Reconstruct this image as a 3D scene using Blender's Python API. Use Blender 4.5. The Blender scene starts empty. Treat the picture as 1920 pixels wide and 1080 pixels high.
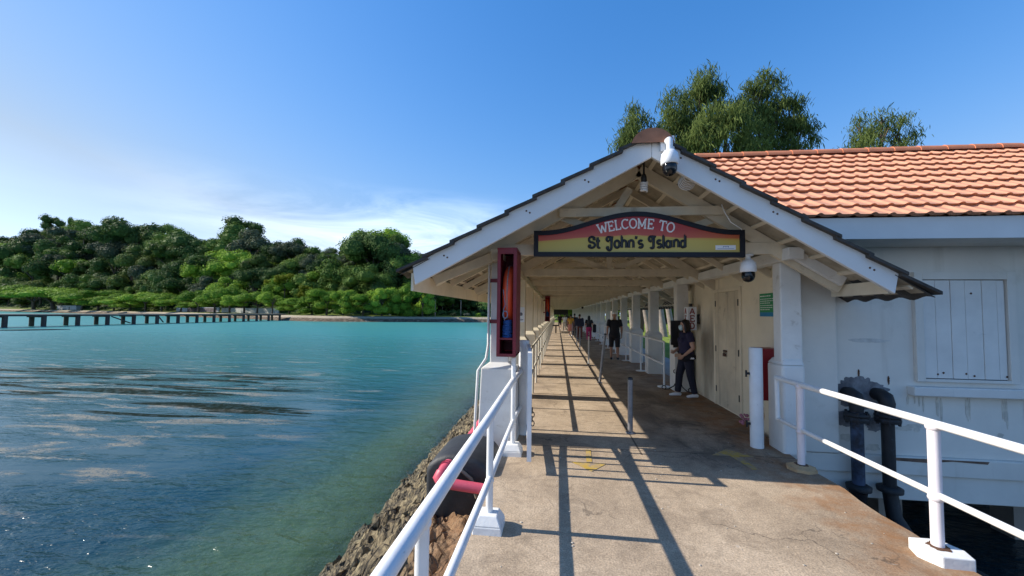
import bpy, bmesh, math, random
from mathutils import Vector, Matrix, noise as mn
R = math.radians
rnd = random.Random(7)
sc = bpy.context.scene
COL = sc.collection
# ---------------------------------------------------------------- camera model
FPX, CYP, EYE = 730.0, 553.0, 1.68
CR = Vector((0.99322948, 0.11552603, 0.01220380))
CU = Vector((-0.00673982, -0.04756954, 0.99884519))
CF = Vector((-0.11597315, 0.99216474, 0.04646885))
def ray(px, py): return CF + CR*((px-960)/FPX) + CU*((CYP-py)/FPX)
def at(px, py, Y):
    d = ray(px, py); t = Y/d.y
    return Vector((d.x*t, Y, EYE+d.z*t))
cam = bpy.data.cameras.new('camera'); camo = bpy.data.objects.new('camera', cam); COL.objects.link(camo)
m3 = Matrix((CR, CU, -CF)).transposed().to_4x4(); m3.translation = Vector((0, 0, EYE)); camo.matrix_world = m3
cam.sensor_width = 36; cam.lens = FPX/1920*36; cam.shift_y = (CYP-540)/1920; cam.clip_start = .05; cam.clip_end = 6000
sc.camera = camo
# ---------------------------------------------------------------- node helpers
def new_mat(name):
    m = bpy.data.materials.new(name); m.use_nodes = True
    nt = m.node_tree; nt.nodes.clear()
    return m, nt
class NT:
    def __init__(s, nt): s.nt = nt
    def n(s, t, **kw):
        nd = s.nt.nodes.new(t)
        for k, v in kw.items():
            if k.startswith('i_'): nd.inputs[k[2:].replace('_', ' ')].default_value = v
            else: setattr(nd, k, v)
        return nd
    def l(s, a, b): s.nt.links.new(a, b)
    def noise(s, vec, scale, detail=4, rough=.55, dist=0):
        nd = s.n('ShaderNodeTexNoise'); nd.inputs['Scale'].default_value = scale; nd.inputs['Detail'].default_value = detail
        nd.inputs['Roughness'].default_value = rough; nd.inputs['Distortion'].default_value = dist
        if vec is not None: s.l(vec, nd.inputs['Vector'])
        return nd.outputs['Fac']
    def ramp(s, fac, stops):
        nd = s.n('ShaderNodeValToRGB'); cr = nd.color_ramp
        while len(cr.elements) < len(stops): cr.elements.new(.5)
        for e, (p, c) in zip(cr.elements, stops):
            e.position = p; e.color = (c, c, c, 1) if isinstance(c, (int, float)) else (*c, 1)
        s.l(fac, nd.inputs['Fac']); return nd.outputs['Color']
    def mix(s, fac, a, b, blend='MIX'):
        nd = s.n('ShaderNodeMix', data_type='RGBA', blend_type=blend)
        for sock, v in ((nd.inputs[0], fac), (nd.inputs[6], a), (nd.inputs[7], b)):
            if isinstance(v, (int, float)): sock.default_value = v
            elif isinstance(v, tuple): sock.default_value = (*v, 1)
            else: s.l(v, sock)
        return nd.outputs[2]
    def math(s, op, a, b=0., c=None, clamp=False):
        nd = s.n('ShaderNodeMath', operation=op, use_clamp=clamp)
        for i, v in enumerate((a, b) if c is None else (a, b, c)):
            if isinstance(v, (int, float)): nd.inputs[i].default_value = v
            else: s.l(v, nd.inputs[i])
        return nd.outputs[0]
    def mapping(s, vec, scale=(1, 1, 1), rot=(0, 0, 0), loc=(0, 0, 0)):
        nd = s.n('ShaderNodeMapping'); nd.inputs['Scale'].default_value = scale
        nd.inputs['Rotation'].default_value = rot; nd.inputs['Location'].default_value = loc
        s.l(vec, nd.inputs['Vector']); return nd.outputs['Vector']
    def bump(s, h, strength, dist, normal=None):
        nd = s.n('ShaderNodeBump'); nd.inputs['Strength'].default_value = strength; nd.inputs['Distance'].default_value = dist
        s.l(h, nd.inputs['Height'])
        if normal is not None: s.l(normal, nd.inputs['Normal'])
        return nd.outputs['Normal']
def M(name, base, rough=.6, var=.18, vs=2.5, dirt=None, dirt2=None, bump=None, metal=0., spec=.5, streak=None, world=False):
    """paint / wood / cloth: base colour varied by noise, up to two layers of dirt (colour, amount 0..1, scale), vertical streaks, bump (scale, dist)"""
    m, nt = new_mat(name); t = NT(nt)
    out = t.n('ShaderNodeOutputMaterial'); p = t.n('ShaderNodeBsdfPrincipled'); t.l(p.outputs[0], out.inputs[0])
    tc = t.n('ShaderNodeTexCoord'); v = tc.outputs['Object']
    if world:
        v = t.n('ShaderNodeNewGeometry').outputs['Position']
    lo = tuple(c*(1-var) for c in base); hi = tuple(min(1, c*(1+var)) for c in base)
    c = t.ramp(t.noise(v, vs, 5, .6), [(.3, lo), (.7, hi)])
    for d in (dirt, dirt2):
        if d:
            f = t.ramp(t.noise(v, d[2], 6, .65, .4), [(.72-.35*d[1], 0.), (.86-.3*d[1], 1.)])
            c = t.mix(t.math('MULTIPLY', f, d[3] if len(d) > 3 else .7), c, d[0])
    if streak:
        f = t.ramp(t.noise(t.mapping(v, (1, 1, .08)), streak[2], 4, .6), [(.66-.3*streak[1], 0.), (.85-.3*streak[1], 1.)])
        c = t.mix(t.math('MULTIPLY', f, .6), c, streak[0])
    t.l(c, p.inputs['Base Color'])
    p.inputs['Roughness'].default_value = rough; p.inputs['Metallic'].default_value = metal
    p.inputs['Specular IOR Level'].default_value = spec
    if bump:
        t.l(t.bump(t.noise(v, bump[0], 5, .65), bump[2] if len(bump) > 2 else .6, bump[1]), p.inputs['Normal'])
    return m
# ---------------------------------------------------------------- mesh helpers
WOFF = {}
def off(o): return WOFF.get(o.name, Vector((0, 0, 0)))
class MB:
    def __init__(s): s.v = []; s.f = []; s.mi = []; s.cur = 0; s.sm = []; s.smooth = False
    def add(s, vs, fs):
        b = len(s.v); s.v += [Vector(p) for p in vs]
        for f in fs: s.f.append(tuple(b+i for i in f)); s.mi.append(s.cur); s.sm.append(s.smooth)
        return s
    def box(s, x0, x1, y0, y1, z0, z1, bev=0.):
        if bev <= 0:
            vs = [(x, y, z) for z in (z0, z1) for x, y in ((x0, y0), (x1, y0), (x1, y1), (x0, y1))]
            return s.add(vs, [(3, 2, 1, 0), (4, 5, 6, 7), (0, 1, 5, 4), (1, 2, 6, 5), (2, 3, 7, 6), (3, 0, 4, 7)])
        bm = bmesh.new(); bmesh.ops.create_cube(bm, size=1)
        for v in bm.verts:
            v.co = Vector((x0+(v.co.x+.5)*(x1-x0), y0+(v.co.y+.5)*(y1-y0), z0+(v.co.z+.5)*(z1-z0)))
        bmesh.ops.bevel(bm, geom=bm.edges[:], offset=bev, segments=2, affect='EDGES', profile=.5)
        bm.verts.index_update()
        s.add([v.co for v in bm.verts], [[v.index for v in f.verts] for f in bm.faces]); bm.free(); return s
    def bar(s, a, b, w, h, up=(0, 0, 1)):
        """rectangular bar from a to b, width w (sideways), height h (towards up)"""
        a, b = Vector(a), Vector(b); d = (b-a).normalized(); u = Vector(up); sd = d.cross(u).normalized(); u = sd.cross(d).normalized()
        vs = [p + sd*(i*w/2) + u*(j*h/2) for p in (a, b) for i, j in ((-1, -1), (1, -1), (1, 1), (-1, 1))]
        return s.add(vs, [(0, 1, 2, 3), (7, 6, 5, 4), (0, 4, 5, 1), (1, 5, 6, 2), (2, 6, 7, 3), (3, 7, 4, 0)])
    def tube(s, pts, rad, n=10, caps=True, flat=None, sm=True, closed=False):
        """tube through pts; rad number or list; flat=(axis, factor) squashes it along an axis"""
        pts = [Vector(p) for p in pts]; k = len(pts)
        rad = [rad]*k if isinstance(rad, (int, float)) else list(rad)
        prev = None; rings = []
        for i in range(k):
            if closed: d = pts[(i+1) % k]-pts[i-1]
            else: d = (pts[min(i+1, k-1)]-pts[max(i-1, 0)])
            d.normalize()
            if prev is None:
                ref = Vector((0, 0, 1)) if abs(d.z) < .9 else Vector((1, 0, 0)); u = d.cross(ref).normalized()
            else: u = (prev-d*prev.dot(d)).normalized()
            w = d.cross(u); prev = u; ring = []
            r = rad[i]; ra, rb = (r, r) if isinstance(r, (int, float)) else r
            for j in range(n):
                a = 2*math.pi*j/n; q = u*(math.cos(a)*ra)+w*(math.sin(a)*rb)
                if flat: ax = Vector(flat[0]); q = q-ax*q.dot(ax)*(1-flat[1])
                ring.append(pts[i]+q)
            rings.append(ring)
        vs = [p for r in rings for p in r]; fs = []
        for i in range(k if closed else k-1):
            for j in range(n):
                a, b = i*n+j, i*n+(j+1) % n; c, d2 = ((i+1) % k)*n+(j+1) % n, ((i+1) % k)*n+j
                fs.append((a, b, c, d2))
        old = s.smooth; s.smooth = sm; s.add(vs, fs); s.smooth = old
        if caps and not closed:
            s.add(rings[0], [tuple(range(n-1, -1, -1))]); s.add(rings[-1], [tuple(range(n))])
        return s
    def etube(s, pts, rx, ry, n=14, ax=(1, 0, 0)):
        """closed body through pts with half widths rx (along ax) and ry; rounded ends"""
        ax = Vector(ax); rings = []; k = len(pts); pts = [Vector(p) for p in pts]
        for i in range(k):
            d = (pts[min(i+1, k-1)]-pts[max(i-1, 0)]).normalized(); u = (ax-d*ax.dot(d)).normalized(); w = d.cross(u)
            rings.append([pts[i]+u*(math.cos(2*math.pi*j/n)*rx[i])+w*(math.sin(2*math.pi*j/n)*ry[i]) for j in range(n)])
        vs = [p for r in rings for p in r]+[pts[0], pts[-1]]; fs = []
        for i in range(k-1):
            for j in range(n): fs.append((i*n+j, i*n+(j+1) % n, (i+1)*n+(j+1) % n, (i+1)*n+j))
        for j in range(n):
            fs.append((k*n, (j+1) % n, j)); fs.append((k*n+1, (k-1)*n+j, (k-1)*n+(j+1) % n))
        old = s.smooth; s.smooth = True; s.add(vs, fs); s.smooth = old; return s
    def ball(s, c, r, n=12, m=8, sq=(1, 1, 1)):
        c = Vector(c); vs = [c+Vector((0, 0, r*sq[2]))]; fs = []
        for i in range(1, m):
            th = math.pi*i/m
            for j in range(n):
                a = 2*math.pi*j/n; vs.append(c+Vector((r*sq[0]*math.sin(th)*math.cos(a), r*sq[1]*math.sin(th)*math.sin(a), r*sq[2]*math.cos(th))))
        vs.append(c-Vector((0, 0, r*sq[2]))); L = len(vs)-1
        for j in range(n): fs.append((0, 1+j, 1+(j+1) % n)); fs.append((L, L-n+(j+1) % n, L-n+j))
        for i in range(m-2):
            for j in range(n): a = 1+i*n; fs.append((a+j, a+n+j, a+n+(j+1) % n, a+(j+1) % n))
        old = s.smooth; s.smooth = True; s.add(vs, fs); s.smooth = old; return s
    def lathe(s, c, prof, n=20, sm=True):
        """prof list of (r, z) about the vertical axis through c"""
        c = Vector(c); k = len(prof)
        vs = [c+Vector((r*math.cos(2*math.pi*j/n), r*math.sin(2*math.pi*j/n), z)) for r, z in prof for j in range(n)]
        fs = [(i*n+j, i*n+(j+1) % n, (i+1)*n+(j+1) % n, (i+1)*n+j) for i in range(k-1) for j in range(n)]
        old = s.smooth; s.smooth = sm; s.add(vs, fs); s.smooth = old
        s.add(vs[:n], [tuple(range(n-1, -1, -1))]); s.add(vs[-n:], [tuple(range(n))]); return s
    def prism(s, poly, a, b, axis='y'):
        """poly of 2D points extruded from a to b along an axis (y: poly in xz, x: poly in yz, z: poly in xy)"""
        def P(p, t): return {'y': (p[0], t, p[1]), 'x': (t, p[0], p[1]), 'z': (p[0], p[1], t)}[axis]
        n = len(poly); vs = [P(p, a) for p in poly]+[P(p, b) for p in poly]
        return s.add(vs, [tuple(range(n)), tuple(range(2*n-1, n-1, -1))]+[(i, i+n, (i+1) % n+n, (i+1) % n) for i in range(n)])
    def frustum(s, c, z0, z1, h0, h1):
        """square frustum with half sizes h0 (bottom), h1 (top)"""
        x, y = c
        a = [(x-h0, y-h0, z0), (x+h0, y-h0, z0), (x+h0, y+h0, z0), (x-h0, y+h0, z0), (x-h1, y-h1, z1), (x+h1, y-h1, z1), (x+h1, y+h1, z1), (x-h1, y+h1, z1)]
        return s.add(a, [(3, 2, 1, 0), (4, 5, 6, 7), (0, 1, 5, 4), (1, 2, 6, 5), (2, 3, 7, 6), (3, 0, 4, 7)])
    def mesh(s, name, mats, o=Vector((0, 0, 0)), fix=True):
        me = bpy.data.meshes.new(name); me.from_pydata([p-o for p in s.v], [], s.f)
        for m in (mats if isinstance(mats, (list, tuple)) else [mats]): me.materials.append(m)
        me.polygons.foreach_set('material_index', s.mi); me.polygons.foreach_set('use_smooth', s.sm)
        if fix:
            bm = bmesh.new(); bm.from_mesh(me); bmesh.ops.recalc_face_normals(bm, faces=bm.faces); bm.to_mesh(me); bm.free()
        me.update(); return me
    def build(s, name, mats, parent=None, origin=None, bev=0., fix=True):
        o0 = off(parent) if parent else Vector(origin or (0, 0, 0))
        ob = bpy.data.objects.new(name, s.mesh(name, mats, o0, fix)); COL.objects.link(ob)
        if parent: ob.parent = parent; WOFF[ob.name] = o0
        else: ob.location = o0; WOFF[ob.name] = o0
        if bev > 0:
            b = ob.modifiers.new('edge', 'BEVEL'); b.width = bev; b.segments = 2; b.limit_method = 'ANGLE'; b.angle_limit = R(40)
        return ob
def tag(o, label=None, cat=None, group=None, kind=None):
    if label: o['label'] = label
    if cat: o['category'] = cat
    if group: o['group'] = group
    if kind: o['kind'] = kind
    return o
def thing(name, label, cat, loc, group=None):
    o = bpy.data.objects.new(name, None); COL.objects.link(o); o.location = loc; o.empty_display_size = .1
    WOFF[o.name] = Vector(loc); return tag(o, label, cat, group)
def dup(o, loc=None, label=None, group=None, rz=None, scale=None):
    """copy of a thing with its parts and sub-parts, sharing mesh data"""
    def cp(a, par):
        c = a.copy(); COL.objects.link(c)
        if par: c.parent = par
        for ch in list(a.children): cp(ch, c)
        return c
    c = cp(o, None)
    if loc is not None: c.location = loc
    if rz is not None: c.rotation_euler[2] = rz
    if scale is not None: c.scale = scale if isinstance(scale, tuple) else (scale,)*3
    if label: c['label'] = label
    if group: c['group'] = group
    return c
def dup_part(o, parent, dloc=(0, 0, 0)):
    c = o.copy(); COL.objects.link(c); c.parent = parent; c.location = o.location+Vector(dloc)
    for ch in list(o.children):
        d = ch.copy(); COL.objects.link(d); d.parent = c
    return c
def arc(cx, cy, rx, ry, a0, a1, n=8):
    return [(cx+rx*math.cos(R(a0+(a1-a0)*i/n)), cy+ry*math.sin(R(a0+(a1-a0)*i/n))) for i in range(n+1)]
# ---------------------------------------------------------------- materials
RUST = (.23, .075, .02)
white = M('white_paint', (.72, .71, .68), .55, .08, 3, ((.30, .25, .18), .25, 5), ((.12, .10, .08), .12, 18), (30, .002))
rail_white = M('rail_paint', (.76, .76, .75), .5, .08, 4, (RUST, .22, 7, .8), ((.18, .16, .14), .16, 28, .7), (40, .0015))
barge_white = M('bargeboard_paint', (.70, .70, .69), .5, .05, 2, ((.35, .30, .24), .10, 6, .5), (RUST, .02, 12, .8))
cream = M('cream_plaster', (.80, .70, .52), .75, .10, 1.6, ((.36, .27, .17), .24, 2.3, .6), ((.16, .12, .08), .08, 9, .6), (22, .003), streak=((.30, .22, .14), .16, 3.5))
wood = M('roof_timber_paint', (.68, .60, .46), .7, .14, 3, ((.34, .26, .17), .30, 4, .7), ((.09, .07, .05), .16, 11, .7), (26, .002))
house_white = M('house_plaster', (.72, .685, .62), .8, .09, 1.1, ((.50, .45, .37), .36, 1.4, .55), ((.24, .22, .20), .13, 6, .6), (18, .003), streak=((.42, .37, .30), .24, 2.6))
shutter_white = M('shutter_paint', (.72, .70, .66), .6, .07, 3, ((.36, .36, .36), .18, 5, .5), ((.15, .13, .12), .06, 20), (30, .001), streak=((.42, .42, .42), .15, 8))
dark_tile = M('weathered_roof_tile', (.055, .05, .045), .85, .4, 6, ((.16, .14, .11), .2, 3), None, (30, .004))
terra = M('terracotta_tile', (.70, .325, .185), .75, .14, 5, ((.40, .19, .11), .32, 2.2, .55), ((.16, .10, .07), .12, 7, .6), (60, .0012))
terra_old = M('ridge_cap_tile', (.40, .17, .09), .8, .15, 8, ((.18, .09, .05), .3, 12))
maroon = M('maroon_paint', (.20, .012, .022), .5, .2, 5, ((.10, .01, .015), .3, 9), ((.40, .16, .16), .08, 20))
red_cab = M('red_cabinet_paint', (.30, .012, .018), .45, .1, 5)
orange = M('lifebuoy_foam', (.90, .095, .025), .5, .08, 7, ((.55, .05, .02), .2, 10))
blue_rope = M('blue_cord', (.02, .085, .27), .8, .3, 30, None, None, (60, .004))
navy = M('navy_frame', (.003, .004, .011), .6, .2, 5)
black = M('black_metal', (.012, .012, .013), .5, .25, 8, ((.06, .045, .035), .14, 14))
black_pl = M('black_plastic', (.015, .015, .018), .35, .2, 6)
gloss_black = M('smoked_dome', (.006, .006, .008), .08, .1, 6)
grey_metal = M('galvanised_pole', (.23, .23, .24), .45, .2, 12, ((.10, .09, .08), .2, 20), metal=.4)
cctv_white = M('camera_casing', (.80, .81, .83), .35, .03, 3)
pipe_pink = M('faded_red_pipe', (.60, .085, .13), .5, .18, 4, ((.70, .30, .34), .3, 6, .6), ((.25, .03, .04), .12, 12))
drum_black = M('black_wrap', (.022, .023, .026), .6, .3, 5, ((.10, .09, .08), .28, 5), ((.20, .16, .11), .12, 12), (14, .012))
pipe_black = M('tarred_pipe', (.014, .014, .016), .6, .3, 7, ((.075, .10, .16), .30, 8, .8), ((.10, .05, .02), .12, 15), (30, .006))
pipe_blue = M('blue_black_pipe', (.05, .075, .13), .6, .4, 9, ((.012, .012, .014), .85, 5, .92), ((.16, .12, .08), .12, 16), (30, .004))
mould = M('dark_mortar', (.22, .225, .24), .9, .4, 5, ((.05, .05, .06), .7, 3.5), None, (20, .01))
base_white = M('footing_paint', (.74, .74, .72), .7, .08, 6, ((.30, .26, .2), .2, 9), ((.2, .19, .18), .12, 25), (24, .004))
base_rust = M('rusty_footing', (.48, .32, .17), .8, .3, 7, (RUST, .45, 9), ((.62, .56, .46), .3, 12), (24, .005))
green_sign = M('green_notice', (.02, .27, .085), .5, .06, 4)
blue_sign = M('blue_notice_band', (.01, .20, .38), .5, .06, 4)
yellow = M('yellow_road_paint', (.52, .34, .05), .85, .2, 6, ((.30, .235, .175), .85, 7, .95), ((.25, .19, .14), .5, 22, .8))
letter_white = M('white_lettering', (.82, .80, .78), .5, .03)
letter_black = M('black_lettering', (.006, .006, .008), .4, .1)
letter_red = M('red_lettering', (.25, .02, .02), .5, .1)
paper = M('paper', (.78, .80, .84), .6, .04)
ink_blue = M('blue_ink', (.06, .12, .30), .6, .1)
skin = M('skin', (.36, .19, .125), .5, .06, 9)
skin_light = M('light_skin', (.48, .28, .20), .5, .06, 9)
hair = M('black_hair', (.007, .006, .007), .45, .2, 20, None, None, (90, .002))
mask_cloth = M('face_mask', (.50, .70, .78), .7, .04)
navy_cloth = M('navy_shirt', (.016, .013, .045), .85, .2, 7, None, None, (14, .006))
black_cloth = M('black_cloth', (.010, .010, .016), .85, .2, 7, None, None, (14, .006))
dark_jean = M('dark_trousers', (.012, .013, .028), .85, .2, 7, None, None, (14, .006))
shoe_white = M('white_shoe', (.78, .78, .80), .5, .04)
trunk_mat = M('bark', (.10, .075, .055), .9, .35, 5, ((.20, .17, .14), .3, 4), None, (12, .03))
trunk_pale = M('pale_bark', (.24, .20, .17), .9, .3, 4, ((.10, .08, .06), .35, 3), None, (12, .02))
def cloth(name, c): return M(name, c, .85, .12, 8, None, None, (14, .005))
# ================================================================ light and sky
SUN_EL, SUN_AZ = 33.0, -89.6           # azimuth from +Y towards +X
sd = Vector((math.sin(R(SUN_AZ))*math.cos(R(SUN_EL)), math.cos(R(SUN_AZ))*math.cos(R(SUN_EL)), math.sin(R(SUN_EL))))
sl = bpy.data.lights.new('sun', 'SUN'); sl.energy = 4.4; sl.angle = R(.5); sl.color = (1, .93, .82)
so = bpy.data.objects.new('sun', sl); COL.objects.link(so); so.rotation_euler = sd.to_track_quat('Z', 'Y').to_euler(); so.location = (-20, 0, 30)
w = bpy.data.worlds.new('World'); sc.world = w; w.use_nodes = True
wt = NT(w.node_tree); w.node_tree.nodes.clear()
wo = wt.n('ShaderNodeOutputWorld'); bg = wt.n('ShaderNodeBackground'); wt.l(bg.outputs[0], wo.inputs[0])
sky = wt.n('ShaderNodeTexSky'); sky.sky_type = 'NISHITA'; sky.sun_disc = False; sky.sun_elevation = R(SUN_EL); sky.sun_rotation = R(SUN_AZ)
sky.air_density = 1.0; sky.dust_density = .12; sky.ozone_density = 2.6; sky.altitude = 0
hs = wt.n('ShaderNodeHueSaturation'); hs.inputs['Saturation'].default_value = 1.24; hs.inputs['Value'].default_value = 1.10; hs.inputs['Hue'].default_value = .498
wt.l(sky.outputs[0], hs.inputs['Color'])
# thin cloud veil low over the hill
tc = wt.n('ShaderNodeTexCoord'); gv = tc.outputs['Generated']; sx = wt.n('ShaderNodeSeparateXYZ'); wt.l(gv, sx.inputs[0])
cn = wt.noise(wt.mapping(gv, (1.2, 1.2, 6)), 2.2, 6, .62, .8)
low = wt.ramp(sx.outputs['Z'], [(0., .9), (.16, 1.), (.235, .55), (.30, 0.)])
az = wt.ramp(wt.math('ADD', wt.math('MULTIPLY', sx.outputs['X'], .5), .5), [(.10, .05), (.20, .55), (.30, 1.), (.42, .75), (.50, .0)])
cm = wt.math('MULTIPLY', wt.ramp(cn, [(.33, 0.), (.62, 1.)]), wt.math('MULTIPLY', low, az))
tint0 = wt.mix(1., hs.outputs[0], (.74, .97, 1.13), 'MULTIPLY')
bw = wt.n('ShaderNodeRGBToBW'); wt.l(sky.outputs[0], bw.inputs[0])
pale = wt.mix(1., bw.outputs[0], (.50, .675, .93), 'MULTIPLY')          # milky, slightly violet air towards the sun
tint = wt.mix(wt.ramp(wt.math('DIVIDE', bw.outputs[0], 6.), [(.20, 0.), (.75, 1.)]), tint0, pale)
skc = wt.mix(wt.math('MULTIPLY', cm, .70), tint, (7.2, 8.2, 9.4))
wt.l(skc, bg.inputs['Color']); bg.inputs['Strength'].default_value = .14
sc.view_settings.view_transform = 'Standard'; sc.view_settings.look = 'None'; sc.view_settings.exposure = .64; sc.view_settings.gamma = 1
# ================================================================ the ground
WZ = -1.9
def lerp_tab(x, tab):
    if x <= tab[0][0]: return tab[0][1]
    for (a, b), (c, d) in zip(tab, tab[1:]):
        if x <= c: return b+(d-b)*(x-a)/(c-a)
    return tab[-1][1]
def sst(t): t = max(0, min(1, t)); return t*t*(3-2*t)
# --- walkway slab
def deck_material():
    m, nt = new_mat('walkway_concrete'); t = NT(nt)
    out = t.n('ShaderNodeOutputMaterial'); p = t.n('ShaderNodeBsdfPrincipled'); t.l(p.outputs[0], out.inputs[0])
    pos = t.n('ShaderNodeNewGeometry').outputs['Position']; sp = t.n('ShaderNodeSeparateXYZ'); t.l(pos, sp.inputs[0])
    c = t.ramp(t.noise(pos, 1.1, 6, .62, .3), [(.28, (.27, .21, .15)), (.5, (.40, .315, .225)), (.72, (.51, .41, .30))])
    agg = t.noise(pos, 75, 3, .75); c = t.mix(.55, c, t.ramp(agg, [(.28, (.10, .08, .06)), (.5, (.5, .5, .5)), (.74, (.98, .92, .84))]), 'OVERLAY')
    agg2 = t.noise(pos, 16, 4, .7); c = t.mix(.30, c, t.ramp(agg2, [(.25, (.2, .18, .16)), (.75, (.85, .82, .8))]), 'OVERLAY')
    st = t.ramp(t.noise(pos, 2.3, 7, .7, .8), [(.50, 0.), (.66, 1.)])
    c = t.mix(t.math('MULTIPLY', st, .42), c, (.12, .09, .065))
    # noisy dark patches inside the shelter mouth, stronger to the right
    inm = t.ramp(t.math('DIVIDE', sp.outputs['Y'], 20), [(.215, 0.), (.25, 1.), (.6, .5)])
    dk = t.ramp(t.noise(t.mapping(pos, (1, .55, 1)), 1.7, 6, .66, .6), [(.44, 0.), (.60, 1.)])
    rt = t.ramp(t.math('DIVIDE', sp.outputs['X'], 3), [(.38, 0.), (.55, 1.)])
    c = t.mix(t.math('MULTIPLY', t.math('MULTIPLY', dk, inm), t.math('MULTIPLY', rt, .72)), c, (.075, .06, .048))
    # rust along the open edge
    edge = t.ramp(t.math('ADD', t.math('DIVIDE', sp.outputs['X'], 3), t.math('MULTIPLY', t.math('SUBTRACT', t.noise(pos, 1.6, 5, .6), .5), .34)), [(.69, 0.), (.86, 1.)])
    rn = t.ramp(t.noise(pos, 3.2, 6, .7), [(.40, 0.), (.60, 1.)])
    c = t.mix(t.math('MULTIPLY', t.math('MULTIPLY', edge, rn), .75), c, (.34, .16, .06))
    c = t.mix(t.math('MULTIPLY', edge, .30), c, (.15, .075, .035))
    sc_ = t.ramp(t.noise(t.mapping(pos, (2.0, 6.0, 1)), 2.6, 7, .75, 1.2), [(.645, 0.), (.66, 1.)])
    c = t.mix(t.math('MULTIPLY', sc_, .45), c, (.50, .44, .37))
    # cracks
    vo = t.n('ShaderNodeTexVoronoi', feature='DISTANCE_TO_EDGE'); vo.inputs['Scale'].default_value = .75
    wv = t.n('ShaderNodeVectorMath', operation='ADD'); t.l(pos, wv.inputs[0])
    nz = t.n('ShaderNodeTexNoise'); nz.inputs['Scale'].default_value = 2.4; nz.inputs['Detail'].default_value = 6; t.l(pos, nz.inputs['Vector'])
    sc3 = t.n('ShaderNodeVectorMath', operation='SCALE'); sc3.inputs['Scale'].default_value = .7; t.l(nz.outputs['Color'], sc3.inputs[0]); t.l(sc3.outputs[0], wv.inputs[1])
    t.l(wv.outputs[0], vo.inputs['Vector'])
    cr = t.ramp(vo.outputs['Distance'], [(0., 1.), (.008, 0.)])
    crm = t.math('MULTIPLY', cr, t.ramp(t.noise(pos, .9, 2), [(.46, 0.), (.56, 1.)]))
    c = t.mix(t.math('MULTIPLY', crm, .7), c, (.05, .04, .032))
    # transverse day joints and the long gutter joint
    fr = t.math('FRACT', t.math('DIVIDE', t.math('ADD', sp.outputs['Y'], .05), 2.55))
    j1 = t.math('LESS_THAN', fr, .006)
    j2 = t.math('COMPARE', sp.outputs['X'], 1.02, .012)
    yin = t.math('GREATER_THAN', sp.outputs['Y'], 4.9)
    jj = t.math('MULTIPLY', t.math('MAXIMUM', j1, t.math('MULTIPLY', j2, yin)), t.math('GREATER_THAN', sp.outputs['Y'], 4.4))
    c = t.mix(t.math('MULTIPLY', jj, .75), c, (.04, .032, .026))
    t.l(c, p.inputs['Base Color']); p.inputs['Roughness'].default_value = .85; p.inputs['Specular IOR Level'].default_value = .3
    b = t.bump(t.math('ADD', t.noise(pos, 60, 4, .7), t.math('MULTIPLY', t.noise(pos, 7, 5, .65), 1.6)), .55, .006)
    t.l(b, p.inputs['Normal']); return m
deck_mat = deck_material()
b = MB(); ys = [-3+.25*i for i in range(32)]+[5+2.5*i for i in range(1, 29)]
def dedge(y): return 2.80+(.02*math.sin(y*3.1)+.018*math.sin(y*7.7) if y < 5.2 else .30)
vs = []; n = len(ys)
for y in ys:
    l, r = -.68+.012*math.sin(y*5), dedge(y)
    vs += [(l, y, -.26), (l, y, -.012), (l+.015, y, 0), (r-.02, y, 0), (r, y, -.02), (r-.02, y, -.26)]
fs = []
for i in range(n-1):
    for j in range(6): a, c = i*6+j, i*6+(j+1) % 6; fs.append((a, c, c+6, a+6))
fs += [(0, 1, 2, 3, 4, 5), tuple((n-1)*6+k for k in (5, 4, 3, 2, 1, 0))]
b.add(vs, fs); tag(b.build('walkway', deck_mat), kind='structure')
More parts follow.
